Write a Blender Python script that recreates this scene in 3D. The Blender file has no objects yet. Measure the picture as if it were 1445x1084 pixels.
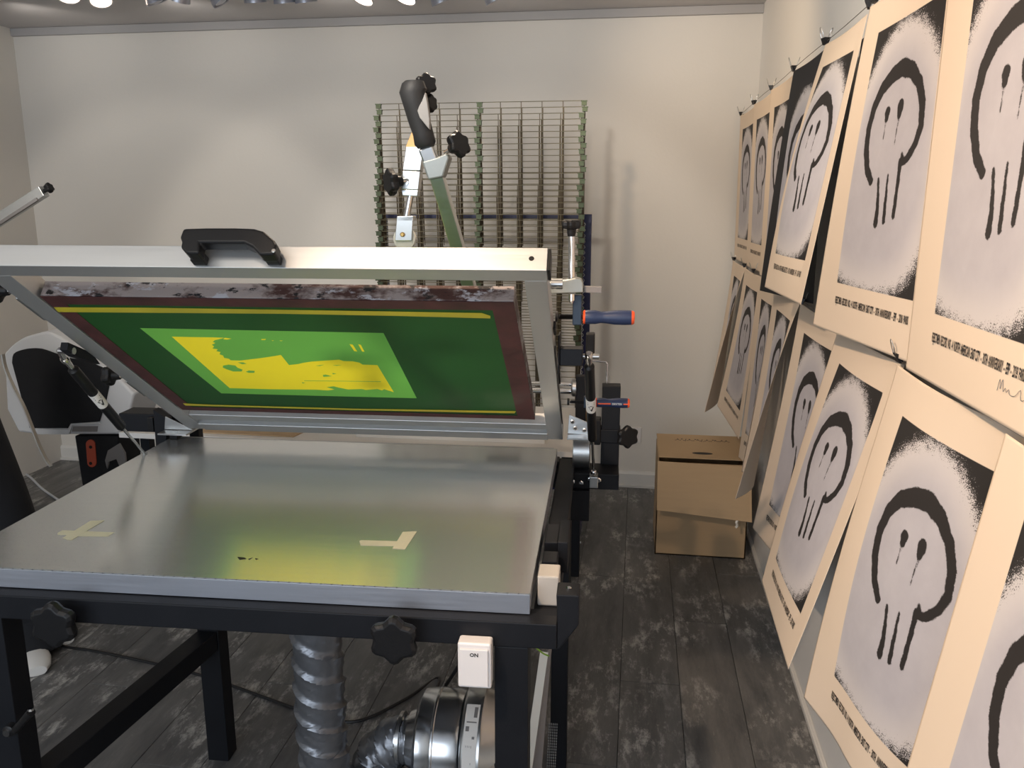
import bpy, bmesh, math, random
import numpy as np
from mathutils import Matrix, Vector, Euler
random.seed(4)
S = bpy.context.scene
COL = S.collection
PI = math.pi

# ------------------------------------------------------------------ camera
F = 1180.0; CH = 1.55
pitch = math.atan((542 - 283) / F)
yaw = math.atan2(902 - 722.5, F / math.cos(pitch))
fh = Vector((-math.sin(yaw), math.cos(yaw), 0)); RT = Vector((math.cos(yaw), math.sin(yaw), 0))
FW = fh * math.cos(pitch) - Vector((0, 0, math.sin(pitch))); UP = RT.cross(FW)
CC = Vector((0, 0, CH))
cam = bpy.data.cameras.new('camera'); co = bpy.data.objects.new('camera', cam); COL.objects.link(co)
cam.sensor_width = 36; cam.lens = F * 36 / 1445; cam.clip_start = .02
co.matrix_world = Matrix((RT.to_4d(), UP.to_4d(), (-FW).to_4d(), (0, 0, 0, 1))).transposed()
co.matrix_world = Matrix.Translation(CC) @ Matrix(((RT.x, UP.x, -FW.x, 0), (RT.y, UP.y, -FW.y, 0), (RT.z, UP.z, -FW.z, 0), (0, 0, 0, 1)))
S.camera = co

# ------------------------------------------------------------------ colour management, world, lights
S.view_settings.view_transform = 'Standard'; S.view_settings.look = 'None'
S.view_settings.gamma = 1; S.view_settings.use_curve_mapping = False
S.view_settings.exposure = 0.0
w = bpy.data.worlds.new('world'); S.world = w; w.use_nodes = True
w.node_tree.nodes['Background'].inputs[0].default_value = (.80, .88, 1, 1)
w.node_tree.nodes['Background'].inputs[1].default_value = 0.9

def aim(o, loc, tgt):
    o.location = loc; d = Vector(tgt) - Vector(loc); o.rotation_euler = d.to_track_quat('-Z', 'Y').to_euler()
def area(name, loc, tgt, sx, sy, power, col, spread=PI):
    l = bpy.data.lights.new(name, 'AREA'); l.shape = 'RECTANGLE'; l.size = sx; l.size_y = sy; l.energy = power; l.color = col
    l.spread = spread
    o = bpy.data.objects.new(name, l); COL.objects.link(o); aim(o, loc, tgt); return o
def spot(name, loc, tgt, power, col, angle, blend=.4, rad=.03):
    l = bpy.data.lights.new(name, 'SPOT'); l.energy = power; l.color = col; l.spot_size = math.radians(angle); l.spot_blend = blend; l.shadow_soft_size = rad
    o = bpy.data.objects.new(name, l); COL.objects.link(o); aim(o, loc, tgt); return o
DAY = (.80, .89, 1); NEU = (1, .93, .84); WARM = (1, .72, .45)
area('daylight_from_shop_window', (-1.4, -2.35, 1.5), (-1.4, 4, 1.2), 3.2, 1.9, 58, DAY)
area('ceiling_fill_light', (-1.3, .4, 2.44), (-1.3, .4, 0), 1.6, .5, 14, NEU)  # added neutral fill for general brightness, stands for no fixture
for X, P_ in ((-2.7, 60), (-1.7, 66), (-.75, 72)):
    spot('track_spot_back_wall', (X, 1.2, 2.36), (X + .1, 4.46, .85), P_ * 1.08, (1, .91, .80), 44, .32, .09)
spot('track_spot_posters_far', (-.55, 3.1, 2.36), (.52, 3.9, 1.9), 26, WARM, 95, .9)
spot('side_wall_fill', (-.6, 1.6, 2.38), (.56, 2.6, 2.2), 46, (1, .84, .66), 90, .9)  # added warm fill to brighten the right wall above the strings
spot('track_spot_posters_near', (-.75, .6, 2.38), (.48, 1.35, 1.25), 120, (1, .73, .50), 85, .8)
spot('track_spot_press', (-.5, 2.6, 2.40), (-.5, .8, 1.1), 58, (1, .80, .60), 85, .8, .08)
spot('track_spot_arm', (-.9, .2, 2.40), (-.5, 2.0, 1.6), 8, (1, .62, .32), 30, .8, .05)
for i, X in enumerate((-3.0, -2.2, -1.4, -.6, .1)):
    spot('wall_top_wash_fill', (X, 3.85, 2.38), (X, 4.46, 2.33), 3.0, NEU, 110, 1, .06)  # added fills, no fixtures here, brighten the top of the back wall

# ------------------------------------------------------------------ rays: a pixel of the 1445x1084 photograph to a point on a real plane
def ray(x, y): return FW + RT * ((x - 722.5) / F) + UP * ((542 - y) / F)
def onz(x, y, z): d = ray(x, y); return CC + d * ((z - CH) / d.z)
def onx(x, y, X): d = ray(x, y); return CC + d * (X / d.x)
def ony(x, y, Y): d = ray(x, y); return CC + d * (Y / d.y)
pyaw = math.atan2(853 - 722.5, F / math.cos(pitch)); PA = yaw - pyaw      # the press stands turned by 2.3 degrees
PM = Matrix.Translation((-.169, 1.352, 0)) @ Matrix.Rotation(PA, 4, 'Z'); PMI = PM.inverted()
def lray(x, y): return PMI @ CC, (PMI.to_3x3() @ ray(x, y))
def lx(x, y, X): c, d = lray(x, y); return c + d * ((X - c.x) / d.x)
def ly(x, y, Y): c, d = lray(x, y); return c + d * ((Y - c.y) / d.y)
def lz(x, y, Z): c, d = lray(x, y); return c + d * ((Z - c.z) / d.z)
LT = math.radians(35)
LM = Matrix.Translation((0, .86, .90)) @ Matrix.Rotation(-LT, 4, 'X'); LMI = LM.inverted()  # lid frame: x, -v (towards hinge), n
def lidp(x, y, off=0.0):
    c, d = lray(x, y); c = LMI @ c; d = LMI.to_3x3() @ d
    return c + d * ((off - c.z) / d.z)

# ------------------------------------------------------------------ materials
MATS = {}
def mat(name, col, rough=.5, metal=0, noise=None, bump=0, bscale=200, emit=0, coat=0, spec=.5, aniso=0):
    if name in MATS: return MATS[name]
    m = bpy.data.materials.new(name); m.use_nodes = True; nt = m.node_tree; b = nt.nodes['Principled BSDF']
    b.inputs['Base Color'].default_value = (*col, 1); b.inputs['Roughness'].default_value = rough; b.inputs['Metallic'].default_value = metal
    b.inputs['Specular IOR Level'].default_value = spec
    if coat: b.inputs['Coat Weight'].default_value = coat
    tc = nt.nodes.new('ShaderNodeTexCoord')
    if noise:
        sc, amt, stretch = noise
        mp = nt.nodes.new('ShaderNodeMapping'); mp.inputs['Scale'].default_value = stretch
        nz = nt.nodes.new('ShaderNodeTexNoise'); nz.inputs['Scale'].default_value = sc; nz.inputs['Detail'].default_value = 4
        nt.links.new(tc.outputs['Object'], mp.inputs[0]); nt.links.new(mp.outputs[0], nz.inputs['Vector'])
        mx = nt.nodes.new('ShaderNodeMix'); mx.data_type = 'RGBA'
        mx.inputs[6].default_value = (*[c * (1 - amt) for c in col], 1); mx.inputs[7].default_value = (*[min(1, c * (1 + amt)) for c in col], 1)
        nt.links.new(nz.outputs[0], mx.inputs[0]); nt.links.new(mx.outputs[2], b.inputs['Base Color'])
        rr = nt.nodes.new('ShaderNodeMapRange'); rr.inputs[3].default_value = max(0.02, rough - .08); rr.inputs[4].default_value = rough + .08
        nt.links.new(nz.outputs[0], rr.inputs[0]); nt.links.new(rr.outputs[0], b.inputs['Roughness'])
    if bump:
        n2 = nt.nodes.new('ShaderNodeTexNoise'); n2.inputs['Scale'].default_value = bscale; n2.inputs['Detail'].default_value = 3
        nt.links.new(tc.outputs['Object'], n2.inputs['Vector'])
        bp = nt.nodes.new('ShaderNodeBump'); bp.inputs['Strength'].default_value = bump; bp.inputs['Distance'].default_value = .002
        nt.links.new(n2.outputs[0], bp.inputs['Height']); nt.links.new(bp.outputs[0], b.inputs['Normal'])
    if emit:
        b.inputs['Emission Color'].default_value = (*col, 1); b.inputs['Emission Strength'].default_value = emit
    MATS[name] = m; return m

M_wall = mat('wall_paint', (.74, .71, .66), .75, noise=(1.3, .03, (1, 1, 1)), bump=.25, bscale=60)
M_wallr = mat('side_wall_paint', (.80, .80, .79), .7, noise=(1.3, .03, (1, 1, 1)), bump=.2, bscale=60)
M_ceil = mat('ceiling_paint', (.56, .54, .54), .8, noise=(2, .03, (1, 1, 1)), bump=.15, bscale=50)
M_corn = mat('cornice_paint', (.42, .41, .41), .8, bump=.1)
M_base = mat('baseboard_paint', (.74, .73, .70), .45, bump=.05)
M_alu = mat('aluminium', (.62, .64, .64), .38, 1, noise=(30, .05, (1, 8, 8)))
M_aluw = mat('satin_anodised_aluminium', (.58, .59, .59), .42, .75, noise=(20, .04, (.3, 8, 8)))
M_aluface = mat('aluminium_edge', (.44, .46, .51), .45, .9, noise=(12, .10, (.4, 14, 14)), bump=.08, bscale=90)
M_castalu = mat('cast_aluminium', (.30, .32, .31), .45, .6, noise=(20, .15, (1, 1, 1)), bump=.1)
M_steel = mat('zinc_steel', (.55, .56, .56), .3, 1, noise=(14, .12, (1, 1, 1)))
M_chrome = mat('chrome', (.75, .75, .75), .12, 1)
M_black = mat('black_powder_coat', (.008, .009, .012), .5, 0, spec=.25, noise=(10, .2, (1, 1, 1)), bump=.1, bscale=400)
M_plastic = mat('black_plastic', (.009, .009, .010), .4, 0, spec=.3, bump=.1, bscale=300)
M_rubber = mat('black_rubber', (.02, .02, .021), .6, 0, bump=.15, bscale=300)
M_cream = mat('nylon_white', (.75, .74, .68), .4, noise=(8, .04, (1, 1, 1)))
M_tape = mat('masking_tape', (.62, .59, .45), .7, noise=(60, .08, (1, 8, 1)), bump=.1)
M_card = mat('cardboard', (.44, .31, .18), .8, noise=(5, .06, (1, 1, 12)), bump=.1, bscale=120)
M_cardin = mat('cardboard_flap', (.50, .36, .215), .8, noise=(5, .06, (1, 1, 12)), bump=.1, bscale=120)
M_green = mat('emulsion_dark_green', (.016, .085, .022), .5, noise=(5, .22, (1, 1, 1)), bump=.05)
M_lgreen = mat('emulsion_light_green', (.15, .50, .09), .5, noise=(6, .06, (1, 1, 1)))
M_yellow = mat('open_mesh_yellow', (.92, .86, .035), .5, noise=(8, .05, (1, 1, 1)))
def see_through(m, f):
    nt = m.node_tree; b = nt.nodes['Principled BSDF']; out = nt.nodes['Material Output']; tr = nt.nodes.new('ShaderNodeBsdfTranslucent'); mx = nt.nodes.new('ShaderNodeMixShader'); mx.inputs[0].default_value = f
    src = b.inputs['Base Color'].links[0].from_socket; nt.links.new(src, tr.inputs[0]); nt.links.new(b.outputs[0], mx.inputs[1]); nt.links.new(tr.outputs[0], mx.inputs[2]); nt.links.new(mx.outputs[0], out.inputs[0])
see_through(M_green, .4); see_through(M_lgreen, .45); see_through(M_yellow, .5)
M_ytape = mat('yellow_tape', (.55, .47, .03), .5, noise=(9, .3, (1, 1, 1)))
M_maroon = mat('maroon_frame_tape', (.075, .022, .022), .6, noise=(17, .85, (1, 1, 1)), bump=.2, bscale=60)
M_foil = mat('duct_foil', (.22, .23, .25), .36, .7, noise=(25, .25, (1, 1, 1)), bump=.5, bscale=60)
M_galv = mat('galvanised_sheet', (.60, .62, .64), .22, 1, noise=(18, .08, (1, 1, 1)))
M_switch = mat('switch_white', (.80, .77, .76), .35, bump=.03)
M_print = mat('black_ink', (.02, .018, .018), .6, bump=.02)
M_paper = mat('white_paper', (.80, .78, .74), .7, noise=(3, .03, (1, 1, 1)))
M_blue = mat('rack_blue', (.012, .014, .075), .4, noise=(6, .1, (1, 1, 1)))
M_zincb = mat('brown_zinc_wire', (.13, .10, .06), .45, .5, noise=(5, .35, (1, 1, 1)))
M_zincy = mat('yellow_zinc_wire', (.42, .38, .27), .35, .8, noise=(5, .35, (1, 1, 1)))
M_zincg = mat('green_zinc_clip', (.055, .068, .036), .38, .6, noise=(30, .8, (1, 1, 1)))
M_navy = mat('navy_grip', (.018, .032, .085), .4, noise=(20, .1, (1, 1, 1)), bump=.05)
M_orange = mat('orange_plastic', (.80, .10, .025), .4, bump=.03)
M_wood = mat('plywood', (.60, .36, .15), .6, noise=(10, .12, (1, 1, 12)))
M_lgrey = mat('light_grey_moulding', (.62, .64, .67), .35, noise=(3, .04, (1, 1, 1)))
M_red = mat('red_badge', (.45, .07, .03), .4, bump=.02)
M_redtray = mat('red_plastic', (.55, .02, .02), .4, bump=.03)
M_fabric = mat('black_fabric', (.008, .009, .012), .9, noise=(12, .3, (1, 1, 1)), bump=.4, bscale=150)
M_skin = mat('skin', (.55, .33, .24), .5, noise=(12, .05, (1, 1, 1)))
M_shoe = mat('white_leather', (.72, .71, .68), .5, bump=.1)
M_cable = mat('black_cable', (.012, .012, .013), .5, bump=.05)
M_gsl = mat('grey_slide', (.20, .19, .19), .55, bump=.05)
M_greygrip = mat('grey_grip_inlay', (.30, .29, .28), .6, bump=.1)
M_bulb = mat('lit_bulb', (1, .78, .55), .3, emit=14)
M_refl = mat('lamp_reflector', (.45, .46, .52), .3, .6, bump=.02)
M_wheel = mat('pale_green_wheel', (.60, .63, .42), .4, noise=(9, .05, (1, 1, 1)))
M_wire = mat('greenyellow_wire', (.25, .45, .05), .5, bump=.02)
M_string = mat('steel_string', (.12, .11, .10), .5, .6, bump=.02)
M_hair = mat('dark_hair', (.02, .014, .01), .7, bump=.4)

# stained metal of the screen frame
def stain_mat():
    m = mat('ink_stained_aluminium', (.35, .30, .29), .5); nt = m.node_tree; b = nt.nodes['Principled BSDF']
    tc = nt.nodes.new('ShaderNodeTexCoord')
    def nz(sc, stretch, seed):
        mp = nt.nodes.new('ShaderNodeMapping'); mp.inputs['Scale'].default_value = stretch; mp.inputs['Location'].default_value = (seed, seed, 0)
        n = nt.nodes.new('ShaderNodeTexNoise'); n.inputs['Scale'].default_value = sc; n.inputs['Detail'].default_value = 6; n.inputs['Roughness'].default_value = .65
        nt.links.new(tc.outputs['Object'], mp.inputs[0]); nt.links.new(mp.outputs[0], n.inputs['Vector']); return n
    def ramp(n, a, bb):
        r = nt.nodes.new('ShaderNodeMapRange'); r.inputs[1].default_value = a; r.inputs[2].default_value = bb; nt.links.new(n.outputs[0], r.inputs[0]); return r
    def mix(f, a, c):
        x = nt.nodes.new('ShaderNodeMix'); x.data_type = 'RGBA'
        nt.links.new(f.outputs[0], x.inputs[0])
        if isinstance(a, tuple): x.inputs[6].default_value = (*a, 1)
        else: nt.links.new(a.outputs[2], x.inputs[6])
        x.inputs[7].default_value = (*c, 1); return x
    a = mix(ramp(nz(7, (1, 1, 2), 0), .47, .56), (.30, .26, .25), (.055, .022, .018))
    a = mix(ramp(nz(16, (1, 2, 2), 3), .57, .62), a, (.42, .42, .46))
    a = mix(ramp(nz(22, (1, 2, 2), 7), .57, .61), a, (.008, .008, .010))
    nt.links.new(a.outputs[2], b.inputs['Base Color']); b.inputs['Metallic'].default_value = .15
    return m
M_stain = stain_mat()

def floor_mat():
    m = mat('dark_worn_plank', (.03, .03, .03), .42); nt = m.node_tree; b = nt.nodes['Principled BSDF']
    g = nt.nodes.new('ShaderNodeNewGeometry'); oi = nt.nodes.new('ShaderNodeObjectInfo')
    off = nt.nodes.new('ShaderNodeVectorMath'); off.operation = 'SCALE'; off.inputs[0].default_value = (7, 13, 0)
    nt.links.new(oi.outputs['Random'], off.inputs['Scale'])
    def nz(sc, stretch, useoff=True, det=7, ro=.7):
        ad = nt.nodes.new('ShaderNodeVectorMath'); ad.operation = 'ADD'
        nt.links.new(g.outputs['Position'], ad.inputs[0])
        if useoff: nt.links.new(off.outputs[0], ad.inputs[1])
        mp = nt.nodes.new('ShaderNodeMapping'); mp.inputs['Scale'].default_value = stretch; nt.links.new(ad.outputs[0], mp.inputs[0])
        n = nt.nodes.new('ShaderNodeTexNoise'); n.inputs['Scale'].default_value = sc; n.inputs['Detail'].default_value = det; n.inputs['Roughness'].default_value = ro
        nt.links.new(mp.outputs[0], n.inputs['Vector']); return n
    def rng(n, a, c, d=0, e=1):
        r = nt.nodes.new('ShaderNodeMapRange'); r.inputs[1].default_value = a; r.inputs[2].default_value = c; r.inputs[3].default_value = d; r.inputs[4].default_value = e
        nt.links.new(n.outputs[0], r.inputs[0]); return r
    def mix(f, a, c):
        x = nt.nodes.new('ShaderNodeMix'); x.data_type = 'RGBA'; nt.links.new(f.outputs[0], x.inputs[0])
        for i, v in ((6, a), (7, c)):
            if isinstance(v, tuple): x.inputs[i].default_value = (*v, 1)
            else: nt.links.new(v.outputs[2], x.inputs[i])
        return x
    base = mix(rng(nz(4, (3, .6, 1)), .3, .7), (.062, .064, .068), (.185, .183, .178))
    patch = rng(nz(3.2, (1.4, .9, 1), False, 3, .5), .44, .57)
    scr = rng(nz(9, (2.2, .8, 1), True, 9, .8), .50, .62)
    mu = nt.nodes.new('ShaderNodeMath'); mu.operation = 'MULTIPLY'; nt.links.new(patch.outputs[0], mu.inputs[0]); nt.links.new(scr.outputs[0], mu.inputs[1])
    mu2 = nt.nodes.new('ShaderNodeMath'); mu2.operation = 'MULTIPLY'; mu2.inputs[1].default_value = .8; nt.links.new(mu.outputs[0], mu2.inputs[0])
    c = mix(mu2, base, (.60, .59, .56))
    scr2 = rng(nz(24, (5, .6, 1), True, 5, .7), .62, .68, 0, .45)
    c = mix(scr2, c, (.30, .29, .275))
    nt.links.new(c.outputs[2], b.inputs['Base Color'])
    bp = nt.nodes.new('ShaderNodeBump'); bp.inputs['Strength'].default_value = .3; bp.inputs['Distance'].default_value = .002
    n = nz(30, (3, .5, 1)); nt.links.new(n.outputs[0], bp.inputs['Height']); nt.links.new(bp.outputs[0], b.inputs['Normal'])
    return m
M_floor = floor_mat()
M_joint = mat('floor_joint', (.008, .008, .008), .8, bump=.05)

def table_mat():
    m = mat('perforated_aluminium_top', (.78, .80, .80), .2, .76); nt = m.node_tree; b = nt.nodes['Principled BSDF']
    tc = nt.nodes.new('ShaderNodeTexCoord')
    mp = nt.nodes.new('ShaderNodeMapping'); mp.inputs['Scale'].default_value = (1.2, 14, 1)
    nz = nt.nodes.new('ShaderNodeTexNoise'); nz.inputs['Scale'].default_value = 7; nz.inputs['Detail'].default_value = 6
    nt.links.new(tc.outputs['Object'], mp.inputs[0]); nt.links.new(mp.outputs[0], nz.inputs['Vector'])
    r = nt.nodes.new('ShaderNodeMapRange'); r.inputs[3].default_value = .17; r.inputs[4].default_value = .27
    nt.links.new(nz.outputs[0], r.inputs[0]); nt.links.new(r.outputs[0], b.inputs['Roughness'])
    # vacuum holes every 20 mm
    sx = nt.nodes.new('ShaderNodeSeparateXYZ'); nt.links.new(tc.outputs['Object'], sx.inputs[0])
    ds = []
    for ax in 'XY':
        p = nt.nodes.new('ShaderNodeMath'); p.operation = 'PINGPONG'; p.inputs[1].default_value = .01; nt.links.new(sx.outputs[ax], p.inputs[0])
        q = nt.nodes.new('ShaderNodeMath'); q.operation = 'MULTIPLY'; nt.links.new(p.outputs[0], q.inputs[0]); nt.links.new(p.outputs[0], q.inputs[1]); ds.append(q)
    a = nt.nodes.new('ShaderNodeMath'); a.operation = 'ADD'; nt.links.new(ds[0].outputs[0], a.inputs[0]); nt.links.new(ds[1].outputs[0], a.inputs[1])
    l = nt.nodes.new('ShaderNodeMath'); l.operation = 'LESS_THAN'; l.inputs[1].default_value = .0008 ** 2; nt.links.new(a.outputs[0], l.inputs[0])
    mx = nt.nodes.new('ShaderNodeMix'); mx.data_type = 'RGBA'; mx.inputs[6].default_value = (.78, .80, .80, 1); mx.inputs[7].default_value = (.06, .06, .06, 1)
    nt.links.new(l.outputs[0], mx.inputs[0]); nt.links.new(mx.outputs[2], b.inputs['Base Color'])
    return m
M_table = table_mat()

# poster paper: the printed drawing is carried by two smooth fields on the sheet, cut by nodes
def poster_mat(name, paper):
    m = bpy.data.materials.new(name); m.use_nodes = True; nt = m.node_tree; b = nt.nodes['Principled BSDF']; b.inputs['Roughness'].default_value = .75
    def at(n): a = nt.nodes.new('ShaderNodeAttribute'); a.attribute_name = n; return a
    uv = nt.nodes.new('ShaderNodeUVMap'); uv.uv_map = 'UVMap'
    def nz(sc, det=4, ro=.6):
        mp = nt.nodes.new('ShaderNodeMapping'); mp.inputs['Scale'].default_value = (.5, .7, 1); nt.links.new(uv.outputs[0], mp.inputs[0])
        n = nt.nodes.new('ShaderNodeTexNoise'); n.inputs['Scale'].default_value = sc; n.inputs['Detail'].default_value = det; n.inputs['Roughness'].default_value = ro
        nt.links.new(mp.outputs[0], n.inputs['Vector']); return n
    def math_(op, a, bb):
        x = nt.nodes.new('ShaderNodeMath'); x.operation = op
        for i, v in enumerate((a, bb)):
            if isinstance(v, (int, float)): x.inputs[i].default_value = v
            else: nt.links.new(v, x.inputs[i])
        return x.outputs[0]
    def mix(f, a, c):
        x = nt.nodes.new('ShaderNodeMix'); x.data_type = 'RGBA'; nt.links.new(f, x.inputs[0])
        for i, v in ((6, a), (7, c)):
            if isinstance(v, tuple): x.inputs[i].default_value = (*v, 1)
            else: nt.links.new(v, x.inputs[i])
        return x.outputs[2]
    def sm(v, a, c):
        r = nt.nodes.new('ShaderNodeMapRange'); r.interpolation_type = 'SMOOTHSTEP'; r.inputs[1].default_value = a; r.inputs[2].default_value = c; nt.links.new(v, r.inputs[0]); return r.outputs[0]
    ink, dark, box = at('ink').outputs['Fac'], at('dark').outputs['Fac'], at('box').outputs['Fac']
    fine = nz(420, 2, .5).outputs[0]; mid = nz(14).outputs[0]; edge = nz(70, 3).outputs[0]
    # lavender grey ground, a little cloudy, paler round the head
    g = mix(mid, (.42, .405, .45), (.56, .545, .585))
    g = mix(sm(dark, -.30, -.02), g, (.62, .59, .60))
    # spray fade to black: noisy threshold
    d1 = math_('ADD', dark, math_('MULTIPLY', math_('SUBTRACT', fine, .5), .34))
    d1 = math_('ADD', d1, math_('MULTIPLY', math_('SUBTRACT', edge, .5), .18))
    g = mix(sm(d1, -.02, .05), g, (.018, .016, .016))
    i1 = math_('ADD', ink, math_('MULTIPLY', math_('SUBTRACT', edge, .5), .022))
    i1 = math_('ADD', i1, math_('MULTIPLY', math_('SUBTRACT', fine, .5), .012))
    g = mix(sm(i1, .004, -.004), g, (.020, .017, .017))
    c = mix(sm(box, .0008, -.0008), paper, g)
    nt.links.new(c, b.inputs['Base Color']); return m
PAPER = (.78, .65, .52)
M_poster = poster_mat('kraft_cream_poster_print', PAPER)
M_posterk = poster_mat('black_paper_poster_print', (.016, .016, .019))
M_blackpaper = mat('black_paper', (.016, .016, .019), .8, bump=.1)

# ------------------------------------------------------------------ mesh helpers
class MB:
    def __init__(s): s.v = []; s.f = []; s.mi = []
    def add(s, vs, fs, mi=0):
        n = len(s.v); s.v += [tuple(v) for v in vs]; s.f += [[i + n for i in f] for f in fs]; s.mi += [mi] * len(fs); return s
    def box(s, a, b, mi=0):
        x0, y0, z0 = [min(p, q) for p, q in zip(a, b)]; x1, y1, z1 = [max(p, q) for p, q in zip(a, b)]
        return s.add([(x0,y0,z0),(x1,y0,z0),(x1,y1,z0),(x0,y1,z0),(x0,y0,z1),(x1,y0,z1),(x1,y1,z1),(x0,y1,z1)],
                     [(0,3,2,1),(4,5,6,7),(0,1,5,4),(1,2,6,5),(2,3,7,6),(3,0,4,7)], mi)
    def ring_path(s, pts, rads, n=12, cap=True, mi=0, sq=None, up=None):
        pts = [Vector(p) for p in pts]; N = len(pts)
        if not hasattr(rads, '__len__'): rads = [rads] * N
        vs = []; prev = None
        for i, p in enumerate(pts):
            t = (pts[min(i + 1, N - 1)] - pts[max(i - 1, 0)]).normalized()
            if prev is None:
                a = Vector(up) if up else (Vector((0, 0, 1)) if abs(t.z) < .9 else Vector((0, 1, 0)))
                u = (a - t * a.dot(t)).normalized()
            else: u = (prev - t * prev.dot(t)).normalized()
            prev = u; w_ = t.cross(u)
            if sq: vs += [p + u * (sq[1] * b_) + w_ * (sq[0] * a_) for a_, b_ in ((-.5, -.5), (.5, -.5), (.5, .5), (-.5, .5))]
            else: vs += [p + (u * math.cos(2 * PI * k / n) + w_ * math.sin(2 * PI * k / n)) * rads[i] for k in range(n)]
        m = 4 if sq else n
        fs = [(i * m + k, i * m + (k + 1) % m, (i + 1) * m + (k + 1) % m, (i + 1) * m + k) for i in range(N - 1) for k in range(m)]
        if cap: fs += [tuple(range(m))[::-1], tuple(range((N - 1) * m, N * m))]
        return s.add(vs, fs, mi)
    def tube(s, a, b, r, n=12, r2=None, mi=0):
        return s.ring_path([a, b], [r, r2 or r], n, mi=mi)
    def bar(s, a, b, w_, h, up=(0, 0, 1), mi=0):
        a, b = Vector(a), Vector(b); return s.ring_path([a, b], 0, sq=(w_, h), up=up, mi=mi)
    def prism(s, poly, d, mi=0):      # poly: 3D points in one plane; d: extrusion vector
        d = Vector(d); n = len(poly); vs = [Vector(p) for p in poly] + [Vector(p) + d for p in poly]
        return s.add(vs, [tuple(range(n))[::-1], tuple(range(n, 2 * n))] + [(i, (i + 1) % n, n + (i + 1) % n, n + i) for i in range(n)], mi)
    def lathe(s, o, ax, prof, n=24, mi=0):   # prof: (dist along axis, radius)
        o = Vector(o); ax = Vector(ax).normalized()
        return s.ring_path([o + ax * d for d, r in prof], [max(r, .0004) for d, r in prof], n, mi=mi) if all(prof[i+1][0] > prof[i][0] for i in range(len(prof)-1)) else s._lathe2(o, ax, prof, n, mi)
    def _lathe2(s, o, ax, prof, n, mi):
        o = Vector(o); ax = Vector(ax).normalized()
        a = Vector((0, 0, 1)) if abs(ax.z) < .9 else Vector((0, 1, 0)); u = (a - ax * a.dot(ax)).normalized(); w_ = ax.cross(u)
        vs = [o + ax * d + (u * math.cos(2*PI*k/n) + w_ * math.sin(2*PI*k/n)) * max(r, .0004) for d, r in prof for k in range(n)]
        N = len(prof)
        return s.add(vs, [(i*n+k, i*n+(k+1)%n, (i+1)*n+(k+1)%n, (i+1)*n+k) for i in range(N-1) for k in range(n)] + [tuple(range(n))[::-1], tuple(range((N-1)*n, N*n))], mi)
    def build(s, name, m, parent=None, bevel=0, smooth=False, seg=2):
        me = bpy.data.meshes.new(name); me.from_pydata(s.v, [], s.f)
        bm = bmesh.new(); bm.from_mesh(me); bmesh.ops.recalc_face_normals(bm, faces=bm.faces); bm.to_mesh(me); bm.free()
        for x in (m if isinstance(m, (list, tuple)) else [m]): me.materials.append(x)
        for p, i in zip(me.polygons, s.mi): p.material_index = i
        o = bpy.data.objects.new(name, me); COL.objects.link(o)
        if parent: o.parent = parent
        if smooth:
            me.polygons.foreach_set('use_smooth', [True] * len(me.polygons)); me.set_sharp_from_angle(angle=math.radians(40))
        if bevel:
            b = o.modifiers.new('bevel', 'BEVEL'); b.width = bevel; b.segments = seg; b.limit_method = 'ANGLE'; b.angle_limit = math.radians(35)
        return o
def tag(o, label=None, cat=None, group=None, kind=None):
    if label: o['label'] = label
    if cat: o['category'] = cat
    if group: o['group'] = group
    if kind: o['kind'] = kind
    return o
def empty(name, M, label, cat, group=None):
    o = bpy.data.objects.new(name, None); COL.objects.link(o); o.empty_display_size = .05
    o.matrix_world = M if isinstance(M, Matrix) else Matrix.Translation(M)
    return tag(o, label, cat, group)
def under(o, M):   # vertices were written in the frame M's parent: shift them so they sit under an Empty placed at M
    o.data.transform(M.inverted()); return o
def star(mb, c, ax, r, th, lobes=6, mi=0, stem=.5):   # lobed clamping knob
    c = Vector(c); ax = Vector(ax).normalized(); a = Vector((0, 0, 1)) if abs(ax.z) < .9 else Vector((0, 1, 0))
    u = (a - ax * a.dot(ax)).normalized(); w_ = ax.cross(u); n = lobes * 6; vs = []
    prof = [(-th * 1.3, stem * r * .8), (-th * .5, stem * r), (-th * .4, 1), (-th * .1, 1.1), (th * .3, 1.1), (th * .5, .92)]
    for d, q in prof:
        for k in range(n):
            t = 2 * PI * k / n
            rr = q if q < .5 * r + .02 and d < -th * .45 else r * .92 * q * (1 + .11 * math.cos(lobes * t))
            vs.append(c + ax * d + (u * math.cos(t) + w_ * math.sin(t)) * rr)
    N = len(prof)
    mb.add(vs, [(i*n+k, i*n+(k+1)%n, (i+1)*n+(k+1)%n, (i+1)*n+k) for i in range(N-1) for k in range(n)] + [tuple(range(n))[::-1], tuple(range((N-1)*n, N*n))], mi)
    return mb
def smooth_path(pts, k=8):
    pts = [Vector(p) for p in pts]; out = []
    for i in range(len(pts) - 1):
        p0, p1, p2, p3 = pts[max(i-1, 0)], pts[i], pts[i+1], pts[min(i+2, len(pts)-1)]
        for j in range(k):
            t = j / k
            out.append(.5 * ((2*p1) + (p2-p0)*t + (2*p0-5*p1+4*p2-p3)*t*t + (3*p1-p0-3*p2+p3)*t**3))
    return out + [pts[-1]]
def text_mesh(body, size=1.0, sx=1.0, bold=0):
    c = bpy.data.curves.new('t', 'FONT'); c.body = body; c.size = size; c.offset = bold; c.resolution_u = 2
    c.align_x = 'LEFT'; o = bpy.data.objects.new('t', c); COL.objects.link(o)
    dg = bpy.context.evaluated_depsgraph_get(); me = bpy.data.meshes.new_from_object(o.evaluated_get(dg))
    bpy.data.objects.remove(o); v = [(p.co.x * sx, p.co.y) for p in me.vertices]; f = [list(p.vertices) for p in me.polygons]
    bpy.data.meshes.remove(me); return v, f

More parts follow.
